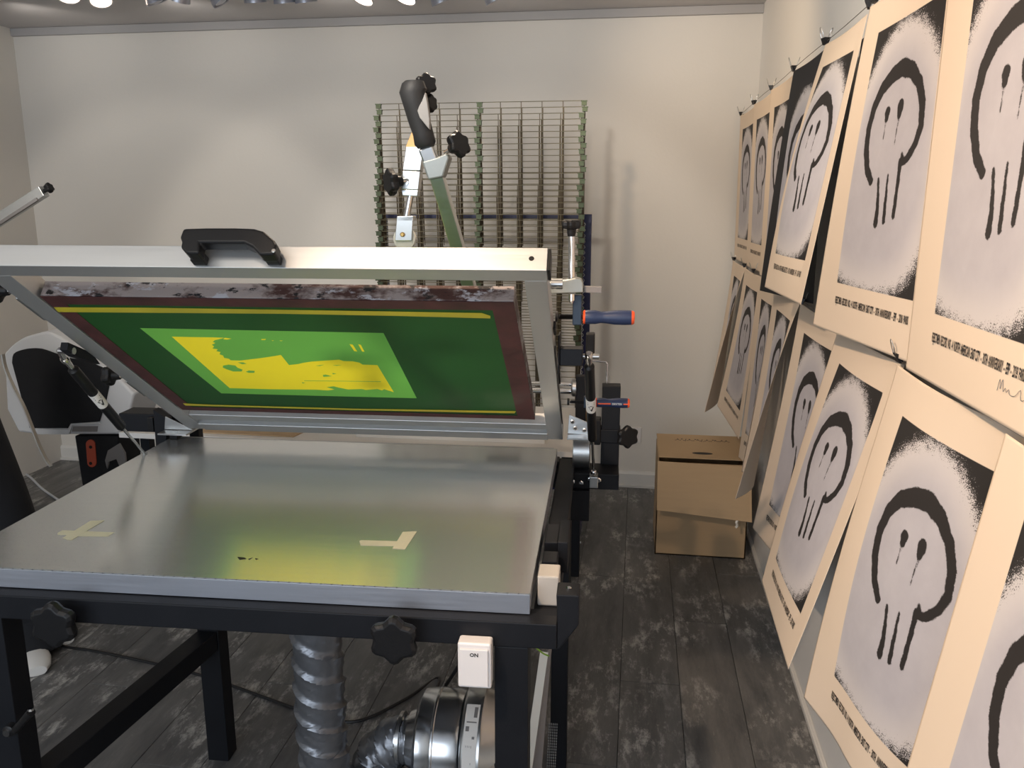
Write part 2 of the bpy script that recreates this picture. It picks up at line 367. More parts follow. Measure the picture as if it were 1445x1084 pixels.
# ------------------------------------------------------------------ the room
XL, XR, YB, YF, ZC = -3.45, .565, 4.465, -2.4, 2.475
def struct(name, mb, m, **k): o = mb.build(name, m, **k); o['kind'] = 'structure'; return o
floor = struct('floor', MB().box((XL - .1, YF - .1, -.10), (XR + .1, YB + .1, -.006)), M_joint)
PW, PLN = .192, 1.22
pme = MB().box((0, 0, -.0058), (PW - .0016, PLN - .0016, 0)); proto = pme.build('plank', M_floor, floor, bevel=.0008, seg=1)
proto.location = (XL, 1, 0)
first = True; col_i = 0; x = XR - PW * 21
while x < XR - .01:
    y = .75 + (col_i * .437) % PLN - PLN
    while y < YB:
        if y + PLN > .9:
            y0, y1 = max(y, .75), min(y + PLN, YB)
            if first: o = proto; first = False
            else: o = proto.copy(); COL.objects.link(o); o.parent = floor
            o.location = (x, y0, 0); o.scale = (1, (y1 - y0) / PLN, 1)
        y += PLN
    x += PW; col_i += 1
struct('wall_back', MB().box((XL, YB, 0), (XR, YB + .1, ZC + .05)), M_wall)
struct('wall_right', MB().box((XR, YF, 0), (XR + .1, YB + .1, ZC + .05)), M_wallr)
struct('wall_left', MB().box((XL - .1, YF, 0), (XL, YB + .1, ZC + .05)), M_wall)
wf = MB(); wf.box((XL, YF - .1, 0), (-3.05, YF, ZC)); wf.box((.25, YF - .1, 0), (XR, YF, ZC)); wf.box((-3.05, YF - .1, 0), (.25, YF, .5)); wf.box((-3.05, YF - .1, 2.4), (.25, YF, ZC))
struct('wall_front', wf, M_wall)
win = MB()
for X in (-3.05, -1.45, .19): win.box((X, YF - .08, .5), (X + .06, YF - .02, 2.4))
win.box((-3.05, YF - .08, .5), (.25, YF - .02, .56)); win.box((-3.05, YF - .08, 2.34), (.25, YF - .02, 2.4))
struct('window_1', win, M_base)
struct('ceiling', MB().box((XL - .1, YF - .1, ZC), (XR + .1, YB + .1, ZC + .1)), M_ceil)
struct('trim_1', MB().box((XL, YB - .02, ZC - .042), (XR, YB - .0005, ZC - .0005)), M_corn, bevel=.003)
bb = MB(); bb.prism([(XL, YB - .0005, .006), (XL, YB - .018, .006), (XL, YB - .018, .075), (XL, YB - .010, .09), (XL, YB - .0005, .09)], (XR - XL, 0, 0)); bb.box((XL, YB - .03, .0005), (XR, YB - .018, .014))
struct('baseboard_back', bb, M_base, bevel=.001)
struct('baseboard_right', MB().box((XR - .014, YF, .0005), (XR - .0005, YB - .03, .018)).box((XR - .008, YF, .018), (XR - .0005, YB - .03, .022)), M_base, bevel=.002)

# wall socket
p0, p1 = ony(880, 602, YB), ony(906, 625, YB)
so = empty('wall_socket', ((p0.x + p1.x) / 2, YB - .0005, (p0.z + p1.z) / 2), 'white square wall socket low on the back wall above the baseboard', 'socket')
MB().box((-.045, -.008, -.043), (.045, 0, .043)).build('faceplate', M_switch, so, bevel=.002)
MB().lathe((0, -.0085, 0), (0, -1, 0), [(0, .021), (.002, .021), (.0025, .019)]).build('socket_ring', M_switch, so, smooth=True)

# ------------------------------------------------------------------ track spotlights on the ceiling
def track_spot(x, y, d, lit, tilt, label):
    p = ony(x, y, d); r = empty('track_spotlight', (p.x, p.y, ZC), label, 'spotlight', 'spotlights along the ceiling')
    h = ZC - p.z
    ax = Vector((math.sin(tilt) * .7, -.35 if lit else .25, -1)).normalized()
    MB().lathe((0, 0, 0), (0, 0, -1), [(0, .045), (.018, .045), (.022, .04)], 20).build('ceiling_rose', M_lgrey, r, smooth=True)
    MB().tube((0, 0, -.02), (0, 0, -h + .07), .008, 8).build('stem', M_steel, r)
    c = Vector((0, 0, -h + .075))
    MB()._lathe2(c, ax, [(0, .012), (.01, .028), (.03, .034), (.06, .044), (.075, .046), (.073, .042), (.045, .036)], 20, 0).build('reflector', M_refl, r, smooth=True)
    MB().lathe(c, ax, [(.046, .034), (.060, .038), (.070, .032), (.076, .012)], 16).build('bulb', M_bulb if lit else M_refl, r, smooth=True)
    return r
for (x, y, lit, t, lb) in [
    (98, 1, 1, .3, 'lit spotlight glowing at the far left of the ceiling row'),
    (141, 7, 1, .5, 'lit spotlight glowing second from the left in the ceiling row'),
    (212, 5, 0, .4, 'unlit grey spotlight just right of the left glowing pair'),
    (258, 2, 0, -.6, 'unlit grey wide spotlight, second right of the left glowing pair'),
    (300, 7, 0, 1.1, 'unlit grey spotlight tilted sharply to the right, angular reflector'),
    (358, 3, 0, 0, 'unlit grey spotlight, left one of three close together mid ceiling'),
    (398, 4, 0, .1, 'unlit grey spotlight, middle one of three close together mid ceiling'),
    (428, 3, 0, .1, 'unlit grey spotlight, right one of three close together mid ceiling'),
    (520, 4, 1, -.4, 'lit spotlight glowing left of the middle glowing pair'),
    (580, 3, 1, -.4, 'lit spotlight glowing right of the middle glowing pair'),
    (614, 5, 0, .6, 'unlit grey spotlight just right of the middle glowing pair'),
    (688, 3, 0, .8, 'unlit grey spotlight furthest right in the ceiling row')]:
    track_spot(x, y, 3.5, lit, t, lb)

# ------------------------------------------------------------------ posters
IX0, IX1, IY0, IY1 = .105, .435, .070, .590         # printed field inside the 0.50 x 0.70 m sheet
NU, NV = 101, 141
uu, vv = np.meshgrid(np.linspace(0, 1, NU), np.linspace(0, 1, NV))
px = (uu * .5 - IX0) / (IX1 - IX0); py = (vv * .7 - IY0) / (IY1 - IY0); ASP = (IY1 - IY0) / (IX1 - IX0)
def seg_d(ax, ay, bx, by, r0, r1):
    X, Y = px, py * ASP; ay *= ASP; by *= ASP
    t = np.clip(((X - ax) * (bx - ax) + (Y - ay) * (by - ay)) / ((bx - ax) ** 2 + (by - ay) ** 2), 0, 1)
    return np.hypot(X - ax - t * (bx - ax), Y - ay - t * (by - ay)) - (r0 + t * (r1 - r0)) * .80
head = [(.335, .585, .036), (.25, .54, .044), (.185, .46, .05), (.165, .38, .05), (.20, .30, .055), (.29, .235, .06), (.42, .20, .065), (.55, .185, .068), (.69, .21, .055), (.80, .265, .045),
        (.86, .335, .042), (.875, .41, .038), (.84, .465, .034), (.79, .50, .032), (.75, .52, .030), (.715, .525, .030), (.70, .50, .02)]
INK = np.full_like(px, 9.)
for a, b in zip(head[:-1], head[1:]): INK = np.minimum(INK, seg_d(a[0], a[1], b[0], b[1], a[2], b[2]))
for s in [(.43, .335, .43, .36, .046, .030), (.60, .325, .60, .355, .052, .032), (.43, .37, .425, .43, .009, .007), (.60, .365, .585, .46, .009, .007),
          (.44, .58, .475, .68, .016, .026), (.475, .68, .475, .745, .026, .036), (.56, .565, .575, .735, .014, .026), (.69, .52, .69, .62, .026, .024), (.69, .62, .685, .715, .022, .026)]:
    INK = np.minimum(INK, seg_d(*s))
hw = .14 + 1.45 * np.maximum(py - .03, 0) ** .9
top = np.hypot((px - .50) / .64, np.maximum(.52 - py, 0) / .50) - 1.0
rb = (np.abs((px - .41) / .68) ** 3 + np.maximum((py - .47) / .53, 0) ** 3) ** (1 / 3) - 1.0
DARK = np.maximum(top, rb * 1.1); DARK = np.maximum(DARK, -.6)
BOX = np.maximum(np.maximum(-px, px - 1), np.maximum(-py, py - 1) * ASP) * .34
CAPV, CAPF = text_mesh('REJECTMEN  RECORD  NO.  4  NORTH  AMERICAN  EAST CITY  -  30TH  ANNIVERSARY  -  EPF  -  2018  PARIS', .014, 1, .0004)
_mx = max(v[0] for v in CAPV)
FACES = [(j * NU + i, (j + 1) * NU + i, (j + 1) * NU + i + 1, j * NU + i + 1) for j in range(NV - 1) for i in range(NU - 1)]
def poster(TL, TR, BL, BR, label, m=M_poster, bulge=0, fold=0, f0=.7, sag=.006, wave=0, caption=True, group=None, hook=0, bpow=1.0):
    TL, TR, BL, BR = map(Vector, (TL, TR, BL, BR)); base = (BL + BR) / 2
    def P(u, v):
        vb = v ** bpow
        a = TL.lerp(TR, u); b = BL.lerp(BR, u); p = a.lerp(b, v); lin = a.lerp(b, vb); p.x = lin.x
        p.x += bulge * math.sin(PI * v) * math.sin(PI * min(1, u + .15)) + wave * math.sin(2 * PI * (u * 1.2 + v * .4)) * (.3 + v) * .5
        if u > f0: p.x += fold * ((u - f0) / (1 - f0)) ** 1.6 * ((.35 + .65 * v) if fold > 0 else v ** .8)
        if hook: p.x += hook * max(0, (v - .75) / .25) ** 2
        p.z -= sag * math.sin(PI * u) * (1 - v) ** 2
        return p
    vs = [tuple(P(u, v) - base) for u, v in zip(uu.ravel(), vv.ravel())]
    me = bpy.data.meshes.new('hanging_poster'); me.from_pydata(vs, [], FACES)
    uvl = me.uv_layers.new(name='UVMap'); li = np.empty(len(me.loops), dtype=np.int32); me.loops.foreach_get('vertex_index', li)
    UVA = np.stack([uu.ravel(), vv.ravel()], 1)[li]; uvl.data.foreach_set('uv', UVA.ravel().astype(np.float32))
    for n, A in (('ink', INK), ('dark', DARK), ('box', BOX)):
        at = me.attributes.new(n, 'FLOAT', 'POINT'); at.data.foreach_set('value', A.ravel().astype(np.float32))
    me.materials.append(m); me.materials.append(M_plain if m is M_poster else M_blackpaper)
    me.polygons.foreach_set('use_smooth', [True] * len(me.polygons))
    o = bpy.data.objects.new('hanging_poster', me); COL.objects.link(o); o.location = base
    so_ = o.modifiers.new('thickness', 'SOLIDIFY'); so_.thickness = .0006; so_.material_offset = 1; so_.material_offset_rim = 1; so_.offset = -1
    tag(o, label, 'poster', group)
    if caption:
        mb = MB(); k = (IX1 - IX0 - .012) / _mx; V = []
        for (x, y) in CAPV:
            u = (IX0 + .004 + x * k) / .5; v = (IY1 + .044 - y * 1.5) / .7
            p = P(u, v) - base; V.append((p.x - .0011, p.y, p.z))
        mb.add(V, CAPF); mb.build('caption', M_print, o)
    return o, P
M_plain = mat('poster_back', PAPER, .8, bump=.05)
XS = .48
def row(Y, px_, Xfix=None): return ony(px_[0], px_[1], Y)
clips = []
def T(Y, z=1.958, X=XS): return (X, Y, z)
# ---- upper row
def up(Y0, Y1, bl, br, *a, zt=1.958, Xt1=None, **k):
    return poster((XS, Y0, zt), (Xt1 or XS + .012, Y1, zt), bl, br, *a, **k)
up(4.42, 3.94, (.488, 4.42, 1.262), (.500, 3.95, 1.262), 'cream poster of a dripping skull, upper row, furthest one by the corner')
up(3.92, 3.45, (.488, 3.92, 1.262), (.502, 3.46, 1.262), 'cream poster of a dripping skull, upper row, second from the corner, warmly lit')
up(3.435, 2.97, (.480, 3.435, 1.262), (.500, 2.98, 1.262), 'cream poster of a dripping skull half hidden behind the black poster')
up(2.955, 2.47, ony(1072, 410, 2.955), (.50, 2.48, 1.262), 'black paper poster of a dripping skull in the upper row', m=M_posterk, caption=False, bulge=-.01)
up(2.48, 2.10, ony(1079, 405, 2.50), ony(1130, 430, 2.12), 'cream dripping skull poster, upper row, near edge curling away from a dark sheet', bulge=-.03)
up(2.03, 1.50, ony(1147, 458, 2.03), (.49, 1.48, 1.27), 'cream poster of a dripping skull, upper row, whole oval face and caption in view', bulge=-.01)
o1, P1 = up(1.53, 1.00, ony(1278, 520, 1.53), (.47, 1.00, 1.27), 'cream dripping skull poster nearest the camera in the upper row, cut by frame', zt=1.962)
# plain dark sheet behind the gap between two of them
bs = MB(); A = [(.553, 2.40, 1.955), (.553, 1.90, 1.955), (.553, 1.90, 1.22), (.553, 2.55, 1.22)]
bs.prism(A, (.0008, 0, 0)); tag(bs.build('dark_gap_sheet', M_blackpaper), 'plain dark sheet behind the gap between two cream posters of the upper row', 'sheet')
# pencil signature
sg = MB(); pts = [(0, 0), (.004, .016), (.008, .004), (.012, .017), (.017, .002), (.022, .008), (.026, .003), (.031, .008), (.036, .002), (.05, .004), (.062, .014), (.066, .002), (.08, .006)]
pl = []
for x_, y_ in pts: q = P1((.36 + x_) / .5, (.66 - y_) / .7) - o1.location; pl.append((q.x - .0012, q.y, q.z))
sg.ring_path(smooth_path(pl, 3), .0004, 4); sg.build('signature', M_gsl, o1)
# ---- lower row
ZL = 1.255
def lo(Y0, Y1, bl, br, *a, Xt0=XS, Xt1=None, zt=ZL, **k):
    return poster((Xt0, Y0, zt), (Xt1 or XS + .012, Y1, zt), bl, br, *a, **k)
lo(4.40, 3.94, ony(1003, 549, 4.40), (.47, 3.97, .56), 'cream poster of a dripping skull, lower row, furthest one by the corner, edge curled dark', fold=-.13, f0=.35, bpow=1.3)
lo(3.90, 3.46, ony(1012, 572, 3.92), (.45, 3.52, .56), 'cream poster of a dripping skull, lower row, second from the corner', bpow=1.3)
lo(3.43, 3.03, ony(1042, 645, 3.44), (.47, 3.16, .53), 'cream poster of a dripping skull, lower row, narrow strip third from the corner', fold=-.05, f0=.4, bpow=1.4)
lo(3.06, 2.60, ony(1047, 665, 3.00), (.47, 2.70, .585), 'greyish shaded skull poster, lower row, with a broad dark curled near edge', fold=-.125, f0=.35, Xt1=.49, bpow=1.3)
lo(2.56, 2.08, ony(1062, 745, 2.56), (.45, 2.10, .56), 'bright cream skull poster, lower row, just right of the dark curled edge', bpow=1.2)
lo(2.07, 1.60, ony(1075, 820, 2.07), ony(1112, 945, 1.66), 'cream skull poster, lower row, swinging out left of the large curling one', bulge=-.02, bpow=1.1)
lo(1.60, 1.12, ony(1137, 985, 1.60), (.44, 1.16, .56), 'large cream poster of a dripping skull, lower row, bottom edge curling, caption bent', fold=.05, f0=.4, bulge=-.02, bpow=1.1, wave=-.01)
lo(1.13, .66, (.375, 1.12, .56), (.42, .68, .56), 'cream poster in the lower right corner of the view, only its black ring edge visible')
# strings and binder clips
for (z, y0, y1, lb) in ((1.966, YB - .002, -.6, 'thin steel string carrying the upper row of posters'), (1.263, YB - .002, -.6, 'thin steel string carrying the lower row of posters')):
    mb = MB(); mb.ring_path([(XS + .001, y0 + (y1 - y0) * t / 30, z - .002 * math.sin(t * 1.1)) for t in range(31)], .0009, 6)
    mb.tube((XS + .001, YB - .03, z), (XR - .001, YB - .03, z), .0009, 6)
    tag(mb.build('hanging_string', M_string), lb, 'string')
def clip(Y, z, lb, tw=0):
    r = empty('binder_clip', (XS, Y, z), lb, 'clip', 'binder clips holding the posters')
    r.rotation_euler = (0, 0, tw)
    MB().prism([(-.009, -.012, 0), (.009, -.012, 0), (.0025, -.012, -.017), (-.0025, -.012, -.017)], (0, .024, 0)).build('clip_body', M_plastic, r, bevel=.0006)
    for s in (-1, 1):
        MB().ring_path(smooth_path([(s * .009, -.006, 0), (s * .013, -.007, .012), (s * .017, -.003, .024), (s * .017, .003, .024), (s * .013, .007, .012), (s * .009, .006, 0)], 3), .0009, 6).build('wire_handle', M_steel, r)
cl = [(4.42, 1.975, 'black binder clip at the far corner end of the upper string'), (3.925, 1.975, 'black binder clip, second along the upper string from the corner'),
      (3.44, 1.975, 'black binder clip, third along the upper string from the corner'), (2.96, 1.975, 'black binder clip at the far top corner of the black poster'),
      (2.48, 1.975, 'black binder clip at the near top corner of the black poster'), (2.045, 1.975, 'black binder clip, sixth along the upper string, left of a close pair'),
      (1.99, 1.975, 'black binder clip, right of the close pair on the upper string'), (4.36, 1.272, 'black binder clip at the far end of the lower string'),
      (3.92, 1.272, 'black binder clip, second along the lower string from the corner'), (3.62, 1.272, 'black binder clip, third along the lower string from the corner'), (2.59, 1.272, 'black binder clip, left of the close pair on the lower string'),
      (2.53, 1.272, 'black binder clip, right of the close pair on the lower string'), (1.595, 1.277, 'black binder clip above the large curling poster of the lower row')]
for i, (Y, z, lb) in enumerate(cl): clip(Y, z, lb, .3 * math.sin(i * 2.1))

# ------------------------------------------------------------------ cardboard box
BX0, BX1, BY0, BY1 = .118, .512, 3.56, 3.93
box = empty('cardboard_box', ((BX0 + BX1) / 2, (BY0 + BY1) / 2, 0), 'open brown cardboard box on the floor in the right back corner', 'box')
bw, bd, bh = (BX1 - BX0) / 2, (BY1 - BY0) / 2, .432
bm_ = MB()
bm_.box((-bw, -bd, 0.001), (bw, bd, .006)); bm_.box((-bw, -bd, .001), (bw, -bd + .005, bh)); bm_.box((-bw, bd - .005, .001), (bw, bd, bh))
bm_.box((-bw, -bd, .001), (-bw + .005, bd, bh)); bm_.box((bw - .005, -bd, .001), (bw, bd, bh)); bm_.box((-.001, -bd - .0006, .003), (.001, -bd, bh * .55))
bm_.build('carton', M_card, box, bevel=.001)
# rear flap closed over the top leaving a dark slit, front flap hanging down over the face
zf = lambda y: bh + .004 + .018 * (y + bd) / (2 * bd)
f1 = MB(); f1.prism([(-bw, bd, zf(bd)), (bw, bd, zf(bd)), (bw - .003, -bd + .045, zf(-bd + .045)), (-bw + .003, -bd + .045, zf(-bd + .045))], (0, 0, .004)); fl_ = f1.build('flap', M_cardin, box, bevel=.0008)
sl = MB(); sl.prism([(.0 + .045 * math.cos(t), -bd + .11 + .014 * math.sin(t), zf(-bd + .11 + .014 * math.sin(t)) + .0042) for t in [2 * PI * k / 20 for k in range(20)]], (0, 0, .0006)); sl.build('hand_slot', M_print, fl_)
tv, tf = text_mesh('-^-"-/-^--"^-/.-^--"^--^-^-', .022, 1.0, .0004)
mk = MB(); kx = .25 / max(v[0] for v in tv); mk.add([(-.115 + x * kx, bd - .10 + y * 2.2, zf(bd - .10 + y * 2.2) + .0045) for x, y in tv], tf); mk.build('pen_marking', M_print, fl_)
f2 = MB(); f2.prism([(-bw - .002, -bd - .002, bh + .004), (bw + .002, -bd - .002, bh - .004), (bw + .008, -bd - .080, .205), (-bw + .0, -bd - .062, .232)], (0, -.004, .001)); f2.build('flap', M_cardin, box, bevel=.0008)
MB().ring_path(smooth_path([(bw - .05, -bd - .074, .214), (bw - .056, -bd - .079, .20), (bw - .052, -bd - .077, .185), (bw - .058, -bd - .078, .176)], 4), [.006] * 13, 5).build('tape_scrap', mat('clear_tape', (.75, .72, .65), .2, bump=.6, bscale=90), box)

# ------------------------------------------------------------------ drying rack behind the press (all shelves swung up)
RY = 3.93
rack = empty('drying_rack', (-.735, RY + .12, 0), 'print drying rack with its wire shelves swung up against the back wall', 'rack')
RO = Vector((-.735, RY + .12, 0))
def rk(mb, name, m, parent=rack, **k): o = mb.build(name, m, None, **k); o.data.transform(Matrix.Translation(-RO)); o.parent = parent; return o
HX0, HX1 = -1.21, -.262
sh = MB(); tilt = math.radians(4); SL = .62
def sp(x, s, z0=0): return Vector((x, -math.sin(tilt) * s, math.cos(tilt) * s + z0))
nW = 10
for i in range(nW + 1):
    x = HX0 + (HX1 - HX0) * i / nW
    if i in (0, 5, nW): continue
    sh.tube(sp(x, 0), sp(x, SL), .0019, 5, mi=1)
for s in (SL, SL * .5): sh.tube(sp(HX0, s), sp(HX1, s), .0019, 5)
for x in (HX0, (HX0 + HX1) / 2, HX1): sh.bar(sp(x, 0), sp(x, SL - .02), .005, .003, up=(0, 1, 0), mi=1)
cps = []
for x in (HX0, (HX0 + HX1) / 2, HX1):
    cp = MB(); cps.append(cp); q = sp(x, SL); cp.box((q.x - .0115, q.y - .012, q.z - .021), (q.x + .0115, q.y + .003, q.z - .003)); cp.box((q.x - .014, q.y - .015, q.z - .004), (q.x + .014, q.y + .003, q.z))
NS = 44
shm = sh.build('wire_shelf', [M_zincy, M_zincb], rack); cpm = [cp.build('shelf_clip', M_zincg, shm) for cp in cps]
for k in range(NS):
    if k == 0: a = shm
    else:
        a = shm.copy(); COL.objects.link(a); a.parent = rack
        for q in cpm: c = q.copy(); COL.objects.link(c); c.parent = a
    zt = 1.985 - .0262 * k - (0 if k < 40 else 0)
    off = (.006 if k % 2 else -.004) + .010 * math.exp(-k / 2.0) - .004 * math.sin(k * .5)
    a.location = Vector((off, RY - .0019 * k + .03, zt - SL * math.cos(tilt))) - RO
for x in (-1.235, -.236): rk(MB().box((x - .018, RY + .075, .11), (x + .018, RY + .115, 1.487)), 'blue_post', M_blue, bevel=.002)
for z in (1.462, .12): rk(MB().box((-1.217, RY + .08, z), (-.254, RY + .11, z + .025)), 'blue_crossbar', M_blue, bevel=.002)
spg = MB()
for k in range(40):
    for x in (-1.212, -.256):
        z = 1.44 - .0262 * k; spg.ring_path([(x + .010 * math.cos(t), RY + .066, z + .009 * math.sin(t)) for t in [2 * PI * j / 6 for j in range(7)]], .0022, 5, cap=False)
o = rk(spg, 'hinge_springs', M_steel); o['kind'] = 'stuff'
for x in (-1.235, -.236): rk(MB().box((x - .02, RY - .42, .07), (x + .02, RY + .115, .109)), 'blue_foot', M_blue, bevel=.002)
for x, y in ((-1.235, RY - .38), (-.236, RY - .38), (-1.235, RY + .1), (-.236, RY + .1)):
    c = MB(); c.lathe((x - .014, y, .038), (1, 0, 0), [(0, .028), (.002, .036), (.026, .036), (.028, .028)], 20); wh = rk(c, 'caster_wheel', M_wheel, smooth=True)
    c = MB(); c.box((x - .02, y - .012, .038), (x - .017, y + .012, .07)); c.box((x + .017, y - .012, .038), (x + .02, y + .012, .07)); c.tube((x - .024, y, .038), (x + .024, y, .038), .005, 8)
    rk(c, 'caster_fork', M_steel, wh)

# ------------------------------------------------------------------ low table behind the press
wt = empty('work_table', (-1.0, 3.07, 0), 'white topped low work table standing behind the press', 'table')
MB().box((-.86, -.36, .70), (.82, .26, .72)).build('table_top', M_paper, wt, bevel=.002)
for sx in (-.80, .78):
    for sy in (-.28, .22): MB().box((sx - .018, sy - .018, 0), (sx + .018, sy + .018, .70)).build('leg', M_black, wt, bevel=.001)
def loose(name, mb, m, lb, cat, **k): o = mb.build(name, m, None, **k); return tag(o, lb, cat)
loose('cardboard_sheet', MB().prism([(-1.66, 2.745, .7205), (-1.20, 2.74, .7205), (-1.15, 3.0, .7205), (-1.60, 3.02, .7205)], (0, 0, .004)), M_cardin, 'flat brown cardboard sheet lying on the low work table', 'cardboard')
loose('paper_stack', MB().prism([(-.98, 2.78, .7205), (-.30, 2.79, .7205), (-.32, 3.02, .7205), (-.96, 3.02, .7205)], (0, 0, .022)), M_paper, 'stack of white paper on the low work table behind the press', 'paper')
for i, (x, y, lb) in enumerate([(341, 585, 'small black upright bottle on the work table, left of the others'), (469, 588, 'small black upright bottle on the work table, in the middle'), (556, 590, 'small black upright bottle on the work table, beside the paper stack')]):
    p = onz(x, y, .7205); p.y = min(p.y, 3.25)
    loose('small_bottle', MB().lathe((p.x, p.y, .7205), (0, 0, 1), [(0, .014), (.001, .016), (.045, .016), (.052, .008), (.062, .008), (.064, .006)], 14), M_plastic, lb, 'bottle', smooth=True)['group'] = 'black bottles on the work table'
loose('red_tray', MB().box((-.56, 3.08, .7205), (-.40, 3.16, .7255)).box((-.56, 3.08, .7205), (-.555, 3.16, .752)).box((-.405, 3.08, .7205), (-.40, 3.16, .752)).box((-.56, 3.08, .7205), (-.40, 3.085, .752)).box((-.56, 3.155, .7205), (-.40, 3.16, .752)), M_redtray, 'small red plastic tray on the low work table', 'tray', bevel=.001)

# ------------------------------------------------------------------ THE PRESS
press = empty('screen_printing_press', PM, 'large semi automatic screen printing press with raised aluminium lid and vacuum table', 'press')
def pb(name, mb, m, parent=press, **k): return mb.build(name, m, parent, **k)
TW, TD = 1.13, .885
pb('table_top', MB().box((-TW, 0, .8695), (0, TD, .872)), M_table)
pb('table_edge', MB().box((-TW, 0, .832), (0, .004, .8693)).box((-TW, TD - .004, .832), (0, TD, .8693)).box((-TW, .004, .832), (-TW + .004, TD - .004, .8693)).box((-.004, .004, .832), (0, TD - .004, .8693)).box((-TW + .004, .004, .834), (-.004, TD - .004, .868)), M_aluface, bevel=.0006)
# stand
pb('front_rail', MB().box((-1.18, -.030, .783), (.050, .026, .8305)), M_black, bevel=.002)
tb = MB(); tb.prism([(.0505, -.030, .783), (.0505, -.030, .8305), (.048, -.030, .888), (.088, -.030, .888), (.088, -.030, .832), (.055, -.030, .785)], (0, .05, 0)); tbo = pb('rail_end', tb, M_black, bevel=.003)
pb('bolt', MB().lathe((.069, -.005, .888), (0, 0, 1), [(0, .005), (.002, .005), (.003, .003)], 10), M_chrome, tbo)
pb('side_rail', MB().box((.004, .027, .783), (.048, .95, .826)), M_black, bevel=.002)
pb('side_rail', MB().box((-1.18, .027, .783), (-1.136, .95, .8305)), M_black, bevel=.002)
pb('back_rail', MB().box((-1.136, .90, .783), (.004, .95, .8305)), M_black, bevel=.002)
pb('leg', MB().box((-.060, -.028, 0), (.000, .026, .7825)), M_black, bevel=.002)
pb('leg', MB().box((-1.055, -.028, 0), (-.995, .026, .7825)), M_black, bevel=.002)
pb('leg', MB().box((-.965, .625, 0), (-.905, .68, .7825)), M_black, bevel=.002)
pb('leg', MB().box((.000, .69, 0), (.045, .75, .7825)), M_black, bevel=.002)
pb('lower_rail', MB().bar((-1.02, .027, .375), (-.935, .624, .375), .055, .055), M_black, bevel=.002)
for (x, y, r) in ((560, 895, .030), (86, 874, .030)):
    p = ly(x, y, -.05); kb = MB(); star(kb, (p.x, -.068, p.z), (0, -1, 0), .040, .026, 6); kb.tube((p.x, -.0305, p.z), (p.x, -.05, p.z), .009, 10)
    pb('star_knob', kb, M_plastic, bevel=.0015)
# handle lever on the front left leg
p = ly(22, 1030, -.035); q = ly(44, 1005, -.06)
lv = MB(); lv.ring_path([(p.x, -.036, p.z), ((p.x + q.x) / 2, -.05, (p.z + q.z) / 2), (q.x, q.y, q.z)], [.008, .007, .008], 10); lv.lathe((p.x - .01, -.0285, p.z), (0, -1, 0), [(0, .012), (.014, .012), (.016, .009)], 14)
lvo = pb('clamp_lever', lv, M_plastic, smooth=True); pb('lever_bolt', MB().lathe((p.x - .01, -.045, p.z), (0, -1, 0), [(0, .007), (.004, .007)], 8).lathe((q.x, q.y, q.z + .004), (0, 0, 1), [(0, .006), (.004, .005)], 8), M_chrome, lvo)
# switch box
p, q = ly(645, 908, -.062), ly(693, 974, -.062)
sw = pb('switch_box', MB().box((p.x, -.060, q.z), (q.x, -.0305, p.z)), M_switch, bevel=.004, seg=3)
rkr = pb('rocker', MB().box((p.x + .004, -.0635, q.z + .005), (q.x - .005, -.0602, p.z - .010)), M_switch, sw, bevel=.0012)
tv, tf = text_mesh('ON', .0095, 1.0, .00035)
pb('switch_lettering', MB().add([(p.x + .022 + x, -.0638, p.z - .023 + y) for x, y in tv], tf), M_print, sw)
# right side: white block, clamps, brackets
p, q = ly(763, 826, .045), ly(797, 860, .045)
pb('side_block', MB().box((.010, .045, .8265), (.049, .10, .885)), mat('beige_plastic', (.48, .45, .41), .5, bump=.05), bevel=.003)
def pbox(name, x0, y0, x1, y1, Y, dep, m, parent=press, bevel=.002):
    a, b = ly(x0, y0, Y), ly(x1, y1, Y); return pb(name, MB().box((a.x, Y, a.z), (b.x, Y + dep, b.z)), m, parent, bevel=bevel)
pbox('height_bracket', 765, 792, 786, 830, .14, .05, M_black)
pbox('height_bracket', 787, 765, 801, 809, .20, .12, M_black)
pbox('height_bracket', 768, 765, 787, 790, .24, .10, M_black)
for (x, y) in ((781, 799), (781, 809)):
    p = ly(x, y, .138); pb('bolt', MB().lathe(p, (0, -1, 0), [(0, .005), (.003, .005), (.004, .003)], 8), M_chrome)
# rear hinge towers
pbox('rear_beam', 780, 667, 873, 692, .86, .10, M_black)
pbox('rear_block', 787, 692, 831, 736, .84, .10, M_black)
pb('rear_beam', MB().box((-1.30, .90, .88), (-1.115, .98, .935)), M_black, bevel=.003)
a, b = ly(850, 545, .95), ly(872, 690, .95)
po = pb('height_post', MB().box((a.x, .95, b.z), (b.x, .995, a.z)), M_black, bevel=.002)
pb('post_collar', MB().box((a.x - .003, .945, .876), (b.x + .003, 1.0, .915)), M_black, po, bevel=.002)
c = ly(865, 530, .965); pb('post_rod', MB().bar((c.x, .97, a.z), (c.x, .97, ly(862, 511, .97).z), .022, .012), M_alu, po, bevel=.001)
l1, l2 = ly(857, 511, .96), ly(832, 509, .96); pb('stay_rod', MB().ring_path([(l1.x, .96, l1.z - .06), (l1.x, .96, l1.z - .004), (l1.x - .004, .96, l1.z), (l2.x, .96, l2.z)], .0028, 8), M_chrome, po)
k_ = ly(885, 615, .94); kb = MB(); star(kb, (k_.x, k_.y - .01, k_.z), (.45, -1, 0), .030, .022, 6); kb_ = pb('star_knob', kb, M_plastic, po, bevel=.0012)
pb('knob_shaft', MB().tube((b.x, .965, k_.z), (k_.x - .008, .945, k_.z), .010, 12), M_plastic, po, smooth=True)
kk = ly(842, 605, .94); pb('post_slider', MB().box((kk.x - .02, .94, .87), (kk.x + .012, .985, .945)), M_plastic, bevel=.004)
